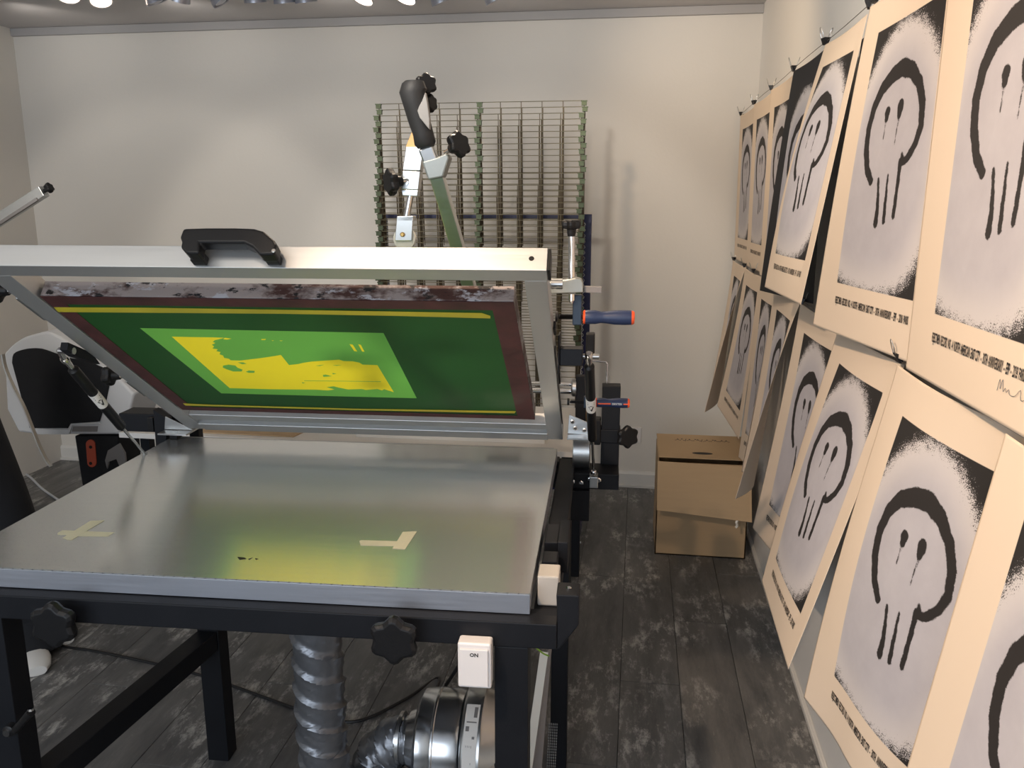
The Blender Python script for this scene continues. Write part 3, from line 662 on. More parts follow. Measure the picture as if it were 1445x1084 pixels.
# silver cylinder bearing under the hinge + bolts
a, b = ly(808, 620, .88), ly(832, 667, .88)
pb('hinge_drum', MB().lathe((a.x, .93, (a.z + b.z) / 2), (1, 0, 0), [(0, .045), (.002, .050), (b.x - a.x - .002, .050), (b.x - a.x, .045)], 28), M_alu, smooth=True)
hp = MB(); A = [ly(801, 612, .86), ly(833, 614, .86), ly(833, 598, .86), ly(803, 585, .86)]; hp.prism(A, (0, .004, 0)); hp.box((A[0].x, .82, A[0].z - .006), (A[1].x, .90, A[0].z - .001))
ho = pb('hinge_bracket', hp, M_steel, bevel=.0008)
for (x, y) in ((812, 604), (825, 607), (808, 595)):
    p = ly(x, y, .858); pb('bolt', MB().lathe(p, (0, -1, 0), [(0, .006), (.004, .006), (.005, .004)], 8), M_chrome, ho)
hp = MB(); A = [ly(232, 606, .84), ly(272, 607, .84), ly(233, 588, .84)]; hp.prism(A, (0, .004, 0)); hp.box((A[0].x, .80, A[0].z - .006), (A[1].x, .90, A[0].z - .001)); pb('hinge_bracket', hp, M_steel, bevel=.0008)
hp = MB(); A = [ly(216, 578, .86), ly(236, 592, .86), ly(234, 628, .86), ly(220, 632, .86)]; hp.prism(A, (0, .03, 0)); pb('hinge_plate', hp, M_black, bevel=.001)
pbox('hinge_block', 207, 590, 217, 610, .88, .03, M_plastic)
pbox('hinge_block', 238, 606, 250, 620, .86, .05, M_black)
for (x, y) in ((808, 679), (820, 681), (833, 676), (845, 677)):
    p = ly(x, y, .858); pb('bolt', MB().lathe(p, (0, -1, 0), [(0, .007), (.005, .007), (.006, .004)], 6), M_chrome)
# rear shelf strips behind the table
pb('rear_profile', MB().box((-1.12, .888, .845), (-.01, .899, .871)), M_aluw, bevel=.0008)

# guide rods and carriage behind the lid
p = ly(750, 541, 1.0); q = ly(815, 552, 1.0)
gr = MB(); gr.tube((-1.10, 1.0, p.z), (q.x, 1.0, p.z), .007, 10); gr.tube((-1.10, 1.0, q.z), (q.x, 1.0, q.z), .009, 10); go = pb('guide_rod', gr, M_chrome, smooth=True)
pb('rod_flange', MB().lathe((q.x - .018, 1.0, (p.z + q.z) / 2), (1, 0, 0), [(0, .022), (.004, .026), (.014, .026), (.017, .020)], 22), M_steel, go, smooth=True)
pb('rod_flange', MB().lathe((-1.12, 1.0, (p.z + q.z) / 2), (1, 0, 0), [(0, .022), (.004, .026), (.014, .026), (.017, .020)], 22), M_steel, go, smooth=True)
a = [ly(816, 532, 1.02), ly(828, 530, 1.02), ly(829, 598, 1.02), ly(814, 596, 1.02)]
pb('wooden_spacer', MB().prism(a, (0, .02, 0)), M_wood, bevel=.001)
pb('rod_support', MB().box((q.x - .005, .985, .785), (q.x + .025, 1.015, 1.06)).box((q.x - .005, .95, .785), (q.x + .025, 1.0, .83)), M_black, bevel=.002)
pb('rod_support', MB().box((-1.13, .985, .785), (-1.10, 1.015, 1.06)).box((-1.13, .95, .785), (-1.10, 1.0, .83)), M_black, bevel=.002)

# squeegee arm
Ya, Yb_ = .70, .96
a0 = ly(612, 232, Ya); a1 = ly(708, 560, Yb_)
arm = pb('squeegee_arm', MB().bar(a0, a1, .033, .033, up=(0, -1, 0)), M_alu, bevel=.002)
pb('carriage', MB().box((a1.x - .05, .97, a1.z - .05), (a1.x + .05, 1.03, a1.z + .03)), M_black, arm, bevel=.003)
s0, s1 = ly(601, 207, Ya - .01), ly(612, 236, Ya); pb('arm_neck', MB().bar(s0, s1, .036, .03, up=(0, -1, 0)), M_steel, arm, bevel=.004)
cl_ = MB(); poly = [ly(595, 228, Ya - .02), ly(617, 222, Ya - .02), ly(630, 216, Ya - .02), ly(634, 222, Ya - .02), ly(625, 250, Ya - .02), ly(604, 254, Ya - .02)]; cl_.prism(poly, (0, .045, 0)); pb('clamp_collar', cl_, M_castalu, arm, bevel=.004)
g = [ly(585, 122, .66), ly(582, 130, .66), ly(587, 150, .665), ly(591, 168, .67), ly(597, 188, .675), ly(600, 202, .68), ly(601, 208, .68)]
gp = MB(); gp.ring_path([g[0] + Vector((0, 0, .012))] + g, [.022, .030, .031, .0285, .026, .0245, .026, .020], 20)
grip = pb('hand_grip', gp, M_rubber, arm, smooth=True)
ip = [ly(x, y, .634) for x, y in ((604, 128), (598, 140), (590, 152), (587, 158), (596, 170), (603, 183), (608, 178), (606, 150))]
ip = [ly(x, y, .640) for x, y in ((600, 130), (595, 143), (588, 155), (592, 166), (600, 176), (606, 183), (606, 168), (603, 145))]
pb('grip_inlay', MB().prism(ip, (0, .018, 0)), M_greygrip, grip, bevel=.002)
p = ly(580, 124, .635); pb('grip_screw', MB().lathe(p, (0, -1, 0), [(0, .003), (.001, .003)], 10), M_plastic, grip)
for (x, y, Y, ax, r) in ((601, 119, .70, (.5, -.8, .2), .024), (606, 146, .71, (.9, -.4, .1), .020), (647, 204, .70, (.75, -.6, .35), .030), (552, 257, .70, (-.8, -.6, -.1), .030)):
    p = ly(x, y, Y); kb = MB(); star(kb, p, ax, r, .022, 6); ko = pb('star_knob', kb, M_plastic, arm, bevel=.0012)
    A = Vector(ax).normalized(); pb('knob_shaft', MB().tube(p - A * .022, p - A * .052, .006, 10), M_chrome, ko, smooth=True)
# holder with yellow-lit block, rod and clevis
bk = MB(); A = [ly(583, 181, .74), ly(594, 200, .74), ly(598, 208, .74), ly(572, 208, .74)]; bk.prism(A, (0, .03, 0)); pb('wooden_holder', bk, M_wood, arm, bevel=.0015)
h0, h1 = ly(584, 208, .73), ly(580, 239, .73); hb = MB(); hb.prism([ly(573, 207, .72), ly(598, 208, .72), ly(593, 241, .72), ly(568, 240, .72)], (0, .035, 0)); hb.prism([ly(568, 241.5, .722), ly(593, 242, .722), ly(590, 268, .722), ly(566, 267, .722)], (0, .033, 0))
ao = pb('holder_block', hb, M_alu, arm, bevel=.0015)
pb('holder_cap', MB().prism([ly(566, 267.5, .724), ly(590, 268.5, .724), ly(589, 277, .724), ly(568, 276, .724)], (0, .03, 0)), M_steel, ao, bevel=.0015)
p = ly(573, 258, .720); pb('holder_screw', MB()._lathe2(p, (0, -1, 0), [(0, .006), (.001, .006), (.001, .0045), (.0004, .0045)], 14, 0), M_steel, ao)
pb('holder_rod', MB().tube(ly(580, 272, .738), ly(574, 306, .738), .0085, 14), M_chrome, ao, smooth=True)
cv = MB(); cv.prism([ly(560, 305, .722), ly(583, 305, .722), ly(581, 340, .722), ly(557, 340, .722)], (0, .006, 0)); cv.prism([ly(560, 305, .722), ly(583, 305, .722), ly(583, 312, .722), ly(560, 312, .722)], (0, .035, 0)); cv.prism([ly(560, 305, .755), ly(583, 305, .755), ly(581, 340, .755), ly(557, 340, .755)], (0, .006, 0))
co_ = pb('clevis', cv, M_alu, ao, bevel=.0015) if False else pb('clevis', cv, M_alu, arm, bevel=.0015)
p = ly(570, 337, .73); pb('roller', MB().lathe(p, (0, 1, 0), [(0, .022), (.002, .028), (.02, .028), (.022, .022)], 22), M_cream, arm, smooth=True)
p = ly(568, 331, .720); pb('clevis_bolt', MB().lathe(p, (0, -1, 0), [(-.002, .006), (.003, .006), (.005, .004)], 10), mat('brass', (.65, .42, .15), .3, .9), arm)

# ---- lid (its own tilted frame under the press)
lid = bpy.data.objects.new('lid_frame', None)
LX0, LX1 = -1.056, .018
lm = MB()
lm.box((LX0 - .03, -.926, 0), (LX1, -.888, .046))                          # front bar
lm.box((LX0, -.888, 0), (-1.008, -.02, .042)); lm.box((-.024, -.888, 0), (LX1 - .001, -.02, .042))   # arms
lm.box((-1.008, -.062, 0), (-.024, -.012, .036)); lm.box((-1.008, -.125, .004), (-.024, -.086, .036)); lm.box((-1.008, -.086, .016), (-.024, -.062, .03))
lid = lm.build('lid_frame', M_aluw, press, bevel=.0012); lid.matrix_parent_inverse = Matrix.Identity(4); lid.matrix_local = LM
def lb(name, mb, m, **k): return mb.build(name, m, lid, **k)
def frontp(x, y, v):    # pixel on the plane at distance v along the lid
    c, d = lray(x, y); c = LMI @ c; d = LMI.to_3x3() @ d; return c + d * ((-v - c.y) / d.y)
hpoly = [(263, 347), (268, 334), (300, 333), (340, 333), (366, 334), (380, 338), (394, 350), (397, 356), (395, 370), (374, 371), (364, 360), (352, 354), (291, 354), (290, 369), (272, 369), (264, 360), (266, 352)]
hm = MB(); hm.prism([frontp(x, y, .942) for x, y in hpoly], (0, -.028, 0))
fe = []
hs = hm.build('lid_handle', M_plastic, lid, bevel=.005, seg=3)
for (xa, xb) in ((271, 288), (376, 393)):
    A, B = frontp(xa, 358, .942), frontp(xb, 369, .942)
    MB().box((A.x, -.9265, B.z), (B.x, -.945, A.z)).build('handle_foot', M_plastic, hs, bevel=.002)
p = frontp(386, 354, .971); MB().lathe(p, (0, -1, 0), [(0, .004), (.001, .004), (.0015, .003)], 10).build('handle_screw', M_steel, hs)
p = frontp(750, 365, .926); lb('bar_hole', MB().lathe((p.x, -.9262, p.z), (0, -1, 0), [(0, .0048), (.0003, .0048)], 16), M_plastic)
lb('end_cap', MB().box((LX1 + .0005, -.925, .001), (LX1 + .006, -.889, .045)), M_plastic, bevel=.001)
lb('side_pin', MB().tube((LX1 + .0, -.80, .045), (LX1 + .022, -.80, .045), .010, 12), M_steel, smooth=True)
for v, l_ in ((.66, .03), (.41, .05)): lb('side_pad', MB().box((LX1, -v - l_ / 2, .012), (LX1 + .005, -v + l_ / 2, .030)), M_plastic, bevel=.001)
lb('side_strip', MB().box((LX1, -.60, .002), (LX1 + .002, -.14, .010)), M_plastic)
for v in (.80, .365):      # side knobs on the left arm
    k2 = MB(); star(k2, (LX0 - .05, -v, .016), (-1, 0, 0), .024, .022, 5); ko = lb('side_knob', k2, M_plastic, bevel=.001)
    MB().tube((LX0, -v, .016), (LX0 - .034, -v, .016), .007, 10).build('knob_shaft', M_chrome, ko, smooth=True)
    MB().box((LX0 - .014, -v + .012, .004), (LX0 - .0005, -v + .11, .018)).build('slide_plate', M_alu, ko, bevel=.003)

# ---- gas struts (parts of the press)
def strut(top, mid, bot, r):
    top, mid, bot = map(Vector, (top, mid, bot)); ax = (bot - top).normalized()
    L = (bot - top).length; t0 = top + ax * .035; t1 = top + ax * (L * .66)
    o = pb('gas_strut', MB().lathe(t0, ax, [(0, r * .6), (.004, r), ((t1 - t0).length - .006, r), ((t1 - t0).length, r * .7)], 18), M_plastic, smooth=True)
    pb('strut_rod', MB().tube(t1, bot, .004, 10), M_chrome, o, smooth=True)
    pb('strut_joint', MB().lathe(top - ax * .012, ax, [(0, .006), (.004, .009), (.012, .010), (.02, .008), (.047, .006)], 12), M_chrome, o, smooth=True)
    pb('strut_joint', MB().lathe(bot - ax * .014, ax, [(0, .006), (.004, .008), (.014, .009), (.02, .006)], 12), M_chrome, o, smooth=True)
    s0 = top + ax * (L * .30); pb('strut_label', MB()._lathe2(s0, ax, [(0, r + .0001), (0, r + .0004), (.055, r + .0004), (.055, r + .0001)], 20, 0), M_paper, o, smooth=True)
    # black V emblem and lettering strips wrapped on the label
    cd = (Vector(PMI @ CC) - s0); side = ax.cross(cd).normalized(); fr = side.cross(ax).normalized()
    if fr.dot(cd) < 0: fr = -fr
    def wrap(a_, h_): th = a_ / (r + .0008); return s0 + ax * h_ + (fr * math.cos(th) + side * math.sin(th)) * (r + .0009)
    mb = MB()
    for (pts) in ([(-.007, .024), (-.004, .024), (.0005, .040), (-.002, .044)], [(.007, .024), (.004, .024), (-.002, .040), (.0, .044)], [(-.008, .014), (.008, .013), (.008, .017), (-.008, .018)], [(-.008, .0075), (.008, .006), (.008, .009), (-.008, .0105)],
                  [(-.003, .020), (.003, .020), (.003, .023), (-.003, .023)]):
        mb.add([wrap(a_, h_) for a_, h_ in pts], [(0, 1, 2, 3)])
    pb('label_emblem', mb, M_print, o)
    return o
rt, rb_ = ly(831, 503, .42), ly(838, 668, .83)
strut(rt, None or rt, rb_, .0115)
lt_, lb_ = lx(92, 508, -1.10), lx(207, 644, -1.12)
strut(lt_, lt_, lb_, .0125)
pb('strut_ball', MB().tube(rt + Vector((-.028, 0, 0)), rt + Vector((.022, 0, 0)), .006, 10), M_steel, smooth=True)
a, b = ly(790, 492, .40), ly(822, 517, .40); pb('strut_bracket', MB().box((a.x, .40, b.z), (b.x, .44, a.z)).box((a.x - .004, .395, b.z - .016), (a.x, .445, a.z + .03)), M_black, bevel=.002)
a = lx(84, 495, -1.09); pb('strut_bracket', MB().tube(a, lt_, .007, 10).tube(a, a + Vector((.035, 0, 0)), .008, 10), M_chrome, smooth=True)
A = [lx(86, 483, -1.075), lx(120, 498, -1.075), lx(132, 514, -1.075), lx(96, 503, -1.075), lx(84, 494, -1.075)]; pb('strut_bracket', MB().prism(A, (.018, 0, 0)), M_black, bevel=.001)
pb('strut_foot', MB().box((lb_.x - .05, lb_.y - .01, .84), (lb_.x + .012, lb_.y + .20, lb_.z - .012)), M_black, bevel=.002)
pb('strut_foot', MB().box((rb_.x - .012, rb_.y - .01, .783), (rb_.x + .012, rb_.y + .03, rb_.z - .008)), M_steel, bevel=.002)
a, b = ly(827, 471, .60), ly(839, 500, .60); pb('lid_stop', MB().box((a.x, .60, b.z), (b.x, .63, a.z)), M_plastic, bevel=.003)

# ---- screw clamp, jaw with the silver rod and star knob (right of the lid)
Yj = .33
jw = empty('jaw_clamp', PM @ Matrix.Translation(ly(797, 405, Yj)), 'cast aluminium jaw clamp with silver rod and black star knob on the lid', 'clamp')
JO = ly(797, 405, Yj)
def jb(name, mb, m, parent=jw, org=JO, **k): o = mb.build(name, m, parent, **k); o.data.transform(Matrix.Translation(-org)); return o
jp = [(773, 399), (800, 395), (812, 392), (820, 394), (823, 400), (823, 413), (772, 415)]
jb('jaw', MB().prism([ly(x, y, Yj) for x, y in jp], (0, .03, 0)), M_castalu, bevel=.002)
jb('slide_bar', MB().prism([ly(x, y, Yj + .01) for x, y in ((824, 404), (849, 405), (849, 414), (824, 413))], (0, .012, 0)), M_gsl, bevel=.001)
jb('threaded_rod', MB().tube(ly(806.5, 394, Yj + .015), ly(806.5, 326, Yj + .015), .0068, 14).tube(ly(806.5, 415, Yj + .015), ly(806.5, 424, Yj + .015), .0068, 14).tube(ly(806.5, 424, Yj + .015), ly(806.5, 428, Yj + .015), .006, 12, .003), M_chrome, smooth=True)
kb = MB(); pk = ly(806.5, 317, Yj + .015); star(kb, pk, (0, 0, 1), .019, .018, 6); kb.tube(pk, pk + Vector((0, 0, -.018)), .009, 12); jb('star_knob', kb, M_plastic, bevel=.001)
def file_clamp(x0, x1, y, Y, ay, label, lettered):
    o_ = ly(x0, y, Y); r = empty('screw_clamp', PM @ Matrix.Translation(o_), label, 'clamp', 'blue handled screw clamps')
    s = lambda x, yy, Y=Y: ly(x, yy, Y) - o_
    P0, P1_ = s(x0, y), s(x1, y); L = P1_.x - P0.x; R = L * .145; off = Vector((0, 0, 0))
    prof = [(0, R * .95), (L * .06, R * 1.0), (L * .2, R * .98), (L * .32, R * .82), (L * .42, R * .86), (L * .6, R * 1.02), (L * .8, R * 1.05), (L * .93, R * 1.0)]
    h = MB().lathe((0, 0, 0), (1, 0, 0), prof, 20).build('handle', M_navy, r, smooth=True)
    MB().lathe((L * .9305, 0, 0), (1, 0, 0), [(0, R * 1.0), (L * .03, R * .98), (L * .06, R * .8)], 20).build('orange_cap', M_orange, h, smooth=True)
    MB().lathe((-L * .045, 0, 0), (1, 0, 0), [(0, R * .9), (L * .02, R * 1.0), (L * .044, R * .97)], 20).build('orange_cap', M_orange, h, smooth=True)
    if lettered:
        for xa, xb in ((.04, .42), (.80, .93)):
            MB().box((L * xa, -R * 1.09, -R * .12), (L * xb, -R * .80, R * .12)).build('orange_stripe', M_orange, h)
        tv, tf = text_mesh('DEXTER', R * .55, 1.25, .0001); k = L * .30 / max(v[0] for v in tv)
        MB().add([(L * .46 + x * k, -R * 1.10, y_ - R * .2) for x, y_ in tv], tf).build('handle_lettering', M_paper, h)
    sc = MB(); n = 26; xa = s(x0 - 38, y).x
    sc.tube((xa, 0, 0), (-L * .04, 0, 0), R * .30, 12)
    for i in range(n): t = xa * .95 + (-L * .10 - xa * .95) * i / n; sc.lathe((t, 0, 0), (1, 0, 0), [(0, R * .30), (.0008, R * .42), (.0016, R * .30)], 12)
    sc.build('screw', M_plastic, r)
    MB().lathe((xa - .006, 0, 0), (1, 0, 0), [(0, R * .75), (.005, R * .75)], 16).build('pressure_pad', M_plastic, r)
    body = MB(); bx0, bx1 = s(x0 - 18, y).x, s(x0 - 5, y).x
    body.box((bx0, -.009, -R * 1.1), (bx1, .009, R * 1.1 + ay)); body.build('clamp_body', mat('dark_blue_steel', (.02, .035, .06), .4, .3), r, bevel=.002)
    return r
file_clamp(826, 896, 447.5, .36, .030, 'screw clamp with blue and orange handle below the jaw clamp', False)
file_clamp(842, 889, 568, .60, .002, 'lower screw clamp with blue handle, orange stripe and white lettering', True)

# ---- the screen
scr_M = PM @ LM
scr = empty('printing_screen', scr_M @ Matrix.Translation((-.53, -.486, 0)), 'ink stained printing screen with green emulsion and a yellow open image, held in the lid', 'screen')
SC = Matrix.Translation((.53, .486, 0))
def sb(name, mb, m, parent=scr, **k): o = mb.build(name, m, parent, **k); o.data.transform(SC); return o
SX0, SX1, SV0, SV1 = -1.002, -.050, .172, .806
fr_ = MB(); t = .036
fr_.box((SX0, -SV1, .003), (SX1, -SV1 + t, .036)); fr_.box((SX0, -SV0 - t, .003), (SX1, -SV0, .036)); fr_.box((SX0, -SV1 + t, .003), (SX0 + t, -SV0 - t, .036)); fr_.box((SX1 - t, -SV1 + t, .003), (SX1, -SV0 - t, .036))
sb('screen_frame', fr_, M_stain, bevel=.0015)
def fill2d(polys, z):    # a flat sheet with holes (even-odd)
    c = bpy.data.curves.new('f', 'CURVE'); c.dimensions = '2D'; c.fill_mode = 'BOTH'
    for L_ in polys:
        sp_ = c.splines.new('POLY'); sp_.points.add(len(L_) - 1); sp_.use_cyclic_u = True
        for q_, p_ in zip(sp_.points, L_): q_.co = (p_[0], p_[1], 0, 1)
    o = bpy.data.objects.new('f', c); COL.objects.link(o); dg = bpy.context.evaluated_depsgraph_get(); me = bpy.data.meshes.new_from_object(o.evaluated_get(dg)); bpy.data.objects.remove(o)
    mb = MB(); mb.add([(v.co.x, v.co.y, z) for v in me.vertices], [list(p.vertices) for p in me.polygons]); bpy.data.meshes.remove(me); return mb
def cz(L_): return [lidp(160 + x / 3.141, 450 + y / 3.141) for x, y in L_]
e = .046
for L_ in (((SX0, -SV1), (SX1, -SV1 + e * .7)), ((SX0, -SV0 - e * .5), (SX1, -SV0)), ((SX0, -SV1 + e * .7), (SX0 + e * .8, -SV0 - e * .5)), ((SX1 - e * .95, -SV1 + e * .7), (SX1, -SV0 - e * .5))):
    sb('edge_tape', MB().box((*L_[0], .0004), (*L_[1], .0014)), M_maroon)
def strip(poly, z0, z1, mb): return mb.prism([Vector((p.x, p.y, z0)) for p in poly], (0, 0, z1 - z0))
sb('yellow_tape', strip([lidp(x, y) for x, y in ((76, 434), (82, 440.5), (400, 443), (560, 446), (692, 449.5), (692, 446), (680, 442), (400, 437.5), (200, 434.5))], .0001, .0004, MB()), M_ytape)
sb('yellow_tape', strip([lidp(x, y) for x, y in ((258, 569.5), (262, 572.5), (500, 579), (726, 583.5), (728, 580.5), (500, 577), (300, 571.5))], .0001, .0004, MB()), M_ytape)
rect = [lidp(x, y) for x, y in ((197, 464), (541, 471), (588, 563), (312, 556))]
ymain = cz([(258, 82), (360, 84), (440, 85), (490, 87), (470, 93), (448, 98), (440, 106), (452, 110), (436, 118), (446, 126), (438, 134), (462, 138), (456, 146), (474, 150), (470, 160), (486, 166), (490, 176), (512, 180), (520, 187), (560, 188), (610, 182), (660, 176), (700, 170), (742, 163), (760, 185), (778, 208), (820, 203), (840, 198), (880, 192), (940, 188), (1000, 184), (1020, 190), (1060, 191), (1090, 197), (1105, 206), (1170, 208), (1206, 268), (1243, 328), (1200, 315), (1190, 320), (1170, 314), (1120, 318), (1100, 314), (1040, 316), (1000, 308), (975, 302), (945, 306), (980, 316), (950, 320), (900, 317), (700, 315), (515, 310), (385, 195)])
ysmall = [cz(L_) for L_ in ([(494, 87), (524, 91), (502, 95), (486, 93)], [(655, 93), (676, 92), (672, 97), (656, 97)], [(1046, 115), (1060, 117), (1081, 148), (1067, 146)], [(1085, 116), (1096, 118), (1113, 149), (1102, 148)], [(700, 99), (712, 98), (706, 101)], [(735, 99), (752, 99), (742, 102)])]
gsp = [cz(L_) for L_ in ([(486, 210), (510, 206), (540, 210), (550, 220), (572, 228), (568, 236), (530, 236), (500, 226), (484, 218)], [(550, 196), (575, 196), (590, 202), (570, 204)], [(586, 238), (600, 232), (626, 234), (624, 242), (600, 242)], [(895, 211), (935, 206), (915, 212)], [(970, 208), (1012, 208), (990, 211)],
           [(928, 252), (940, 250), (968, 257), (930, 260)], [(970, 243), (988, 246), (972, 249)], [(835, 284), (850, 286), (838, 289)], [(845, 276), (1185, 280), (1185, 282), (845, 278)])]
sb('screen_mesh', fill2d([[(SX0 + .001, -SV1 + .001), (SX1 - .001, -SV1 + .001), (SX1 - .001, -SV0 - .001), (SX0 + .001, -SV0 - .001)], rect], .0016), M_green)
lgo = sb('light_emulsion', fill2d([rect, ymain] + ysmall, .0016), M_lgreen)
yo = sb('open_image', fill2d([ymain] + gsp, .0016), M_yellow, lgo)
for L_ in ysmall: sb('open_image', fill2d([L_], .0016), M_yellow, lgo)
for L_ in gsp: sb('emulsion_speck', fill2d([L_], .0016), M_lgreen, lgo)

# ---- tape on the table
def tape(name, quads, lb_):
    c = lz(*quads[0][0], .8725); M = PM @ Matrix.Translation((c.x, c.y, .8722)); r = empty(name, M, lb_, 'tape')
    for i, qd in enumerate(quads):
        mb = MB(); mb.prism([lz(x, y, .8722) - Vector((c.x, c.y, .8722)) + Vector((0, 0, .0001 + .0003 * i)) for x, y in qd], (0, 0, .0002)); mb.build('tape_strip', M_tape, r)
tape('masking_tape_cross', [[(88, 748.5), (161.5, 751.5), (152, 757.5), (112, 757), (81, 754.5), (81.5, 752)], [(127.5, 735.5), (148, 734.5), (101, 762.5), (95.5, 762.5), (88, 759.5)]], 'crossed pair of beige masking tape strips on the left of the table')
tape('masking_tape_corner', [[(507, 764), (509, 762.5), (561, 764), (567, 771), (509, 770)], [(568.5, 751), (588.5, 750), (571.5, 775.5), (554, 774.5), (555, 772)]], 'beige masking tape strips forming an L on the right of the table')
sk = MB()
for L_ in ([(335, 786), (345, 787), (348, 789), (338, 790)], [(350, 789), (357, 787), (352, 790)], [(360, 788), (365, 789), (361, 790)]): sk.prism([lz(x, y, .8722) for x, y in L_], (0, 0, .0002))
pb('ink_smear', sk, M_print)

# ------------------------------------------------------------------ duct, hose and fan under the table
def hose(path, R, pitch, name, parent, m=M_foil, n=28):
    mb = MB(); pts = smooth_path(path, 40); vs = []; prev = None; s_ = 0; N = len(pts)
    for i, p in enumerate(pts):
        t = (pts[min(i + 1, N - 1)] - pts[max(i - 1, 0)]).normalized()
        if i: s_ += (p - pts[i - 1]).length
        if prev is None: a = Vector((0, 1, 0)) if abs(t.z) > .7 else Vector((0, 0, 1)); u = (a - t * a.dot(t)).normalized()
        else: u = (prev - t * prev.dot(t)).normalized()
        prev = u; w_ = t.cross(u)
        for k in range(n):
            f = (s_ / pitch + 2 * k / n) % 1.0; cr = (math.sin(9 * 2 * PI * k / n + 17 * s_ / pitch) + math.sin(14 * 2 * PI * k / n - 9 * s_ / pitch)) * .026 * math.sin(PI * f)
            r = R * (1 - .13 * f + (.05 if f < .08 or f > .92 else 0) + cr)
            vs.append(p + (u * math.cos(2*PI*k/n) + w_ * math.sin(2*PI*k/n)) * r)
    mb.add(vs, [(i*n+k, i*n+(k+1)%n, (i+1)*n+(k+1)%n, (i+1)*n+k) for i in range(N-1) for k in range(n)])
    return mb.build(name, m, parent, smooth=True)
HC = Vector((-.505, .30, 0))
FY = .42; FZ = ly(640, 1046, FY).z; f0 = ly(590, 1046, FY).x; f1_ = ly(668, 1046, FY).x
duct = empty('flexible_duct', PM @ Matrix.Translation((HC.x, HC.y, .05)), 'grey foil flexible duct hanging from under the table, curving to the fan', 'duct')
DO = Vector((HC.x, HC.y, .05))
d1 = hose([(HC.x, HC.y, .83), (HC.x, HC.y, .65), (HC.x, HC.y, .45), (HC.x + .002, HC.y, .30), (HC.x + .012, HC.y + .01, .18)], .058, .062, 'vertical_hose', duct); d1.data.transform(Matrix.Translation(-DO))
d2 = hose([(HC.x + .012, HC.y + .01, .19), (HC.x + .05, HC.y + .04, .13), (HC.x + .12, HC.y + .08, .16), (f0 - .11, FY - .01, FZ - .07), (f0 - .06, FY, FZ - .015), (f0 - .015, FY, FZ)], .058, .05, 'curved_hose', duct); d2.data.transform(Matrix.Translation(-DO))
hc = MB(); hc._lathe2(Vector((f0 - .045, FY, FZ)), Vector((1, 0, 0)), [(0, .0585), (0, .0615), (.008, .0615), (.008, .0585)], 28, 0); hc = hc.build('hose_clamp', M_steel, duct, smooth=True); hc.data.transform(Matrix.Translation(-DO))
fan = empty('inline_duct_fan', PM @ Matrix.Translation((f1_, FY, 0)), 'round galvanised inline duct fan hanging under the right of the press', 'fan')
FO = Vector((f1_, FY, 0))
def fb(name, mb, m, parent=fan, **k): o = mb.build(name, m, parent, **k); o.data.transform(Matrix.Translation(-FO)); return o
RF = ly(640, 982, FY).z - FZ
fd = fb('fan_drum', MB()._lathe2(Vector((f0, FY, FZ)), Vector((1, 0, 0)), [(-.02, RF * .52), (0, RF * .60), (.008, RF * .90), (.016, RF * .97), (.05, RF), (.052, RF * 1.015), (.056, RF * 1.015), (.058, RF), (.10, RF), (.115, RF * .96), (.118, RF * .9)], 48, 0), M_galv, smooth=True)
fb('spigot', MB().lathe((f0 - .05, FY, FZ), (1, 0, 0), [(0, .052), (.055, .052)], 28), M_galv, fd, smooth=True)
for x in (f0 + .02, f0 + .075): fb('rivet', MB().lathe((x, FY - RF * .985, FZ - RF * .22), (0, -1, -.2), [(0, .004), (.003, .0035), (.004, .002)], 10), M_steel, fd, smooth=True)
f2_ = fb('fan_flange', MB()._lathe2(Vector((f0 + .118, FY, FZ)), Vector((1, 0, 0)), [(0, RF * .9), (.004, RF * 1.06), (.010, RF * 1.10), (.05, RF * 1.10), (.055, RF * 1.06), (.075, RF * 1.0), (.10, RF * .8)], 48, 0), M_steel, smooth=True)
lbm = MB(); n = 14
for i in range(n):
    for j in range(1):
        a0_, a1_ = .30 + 1.35 * i / n, .30 + 1.35 * (i + 1) / n; r_ = RF * 1.10 + .0012
        def q_(a, x): return (x, FY - r_ * math.sin(a), FZ + r_ * math.cos(a))
        lbm.add([q_(a0_, f0 + .130), q_(a0_, f0 + .162), q_(a1_, f0 + .162), q_(a1_, f0 + .130)], [(0, 1, 2, 3)])
fl2 = fb('rating_label', lbm, M_paper, f2_)
tv, tf = text_mesh('Fan 230V', .012, 1.0)
lm2 = MB(); r_ = RF * 1.10 + .0018
for (a0_, a1_, x0, x1) in [(.36, .55, .150, .158), (.62, .64, .135, .158), (.70, .78, .134, .142), (.86, .90, .150, .156), (1.0, 1.38, .137, .138), (1.0, 1.38, .141, .142), (1.0, 1.38, .145, .146), (1.0, 1.3, .149, .150)]:
    lm2.add([(x, FY - r_ * math.sin(a), FZ + r_ * math.cos(a)) for a, x in ((a0_, f0 + x0), (a0_, f0 + x1), (a1_, f0 + x1), (a1_, f0 + x0))], [(0, 1, 2, 3)])
fb('label_print', lm2, M_gsl, fl2)
fb('fan_foot', MB().box((f0 + .02, FY - .02, .001), (f0 + .16, FY + .02, .012)).box((f0 + .13, FY - .015, .012), (f0 + .15, FY + .015, FZ - RF * 1.05)), M_black, bevel=.001)
fb('terminal_box', MB().box((f0 + .185, FY - RF * .9, FZ - .03), (f0 + .225, FY - RF * .45, FZ + .03)), M_plastic, bevel=.004)

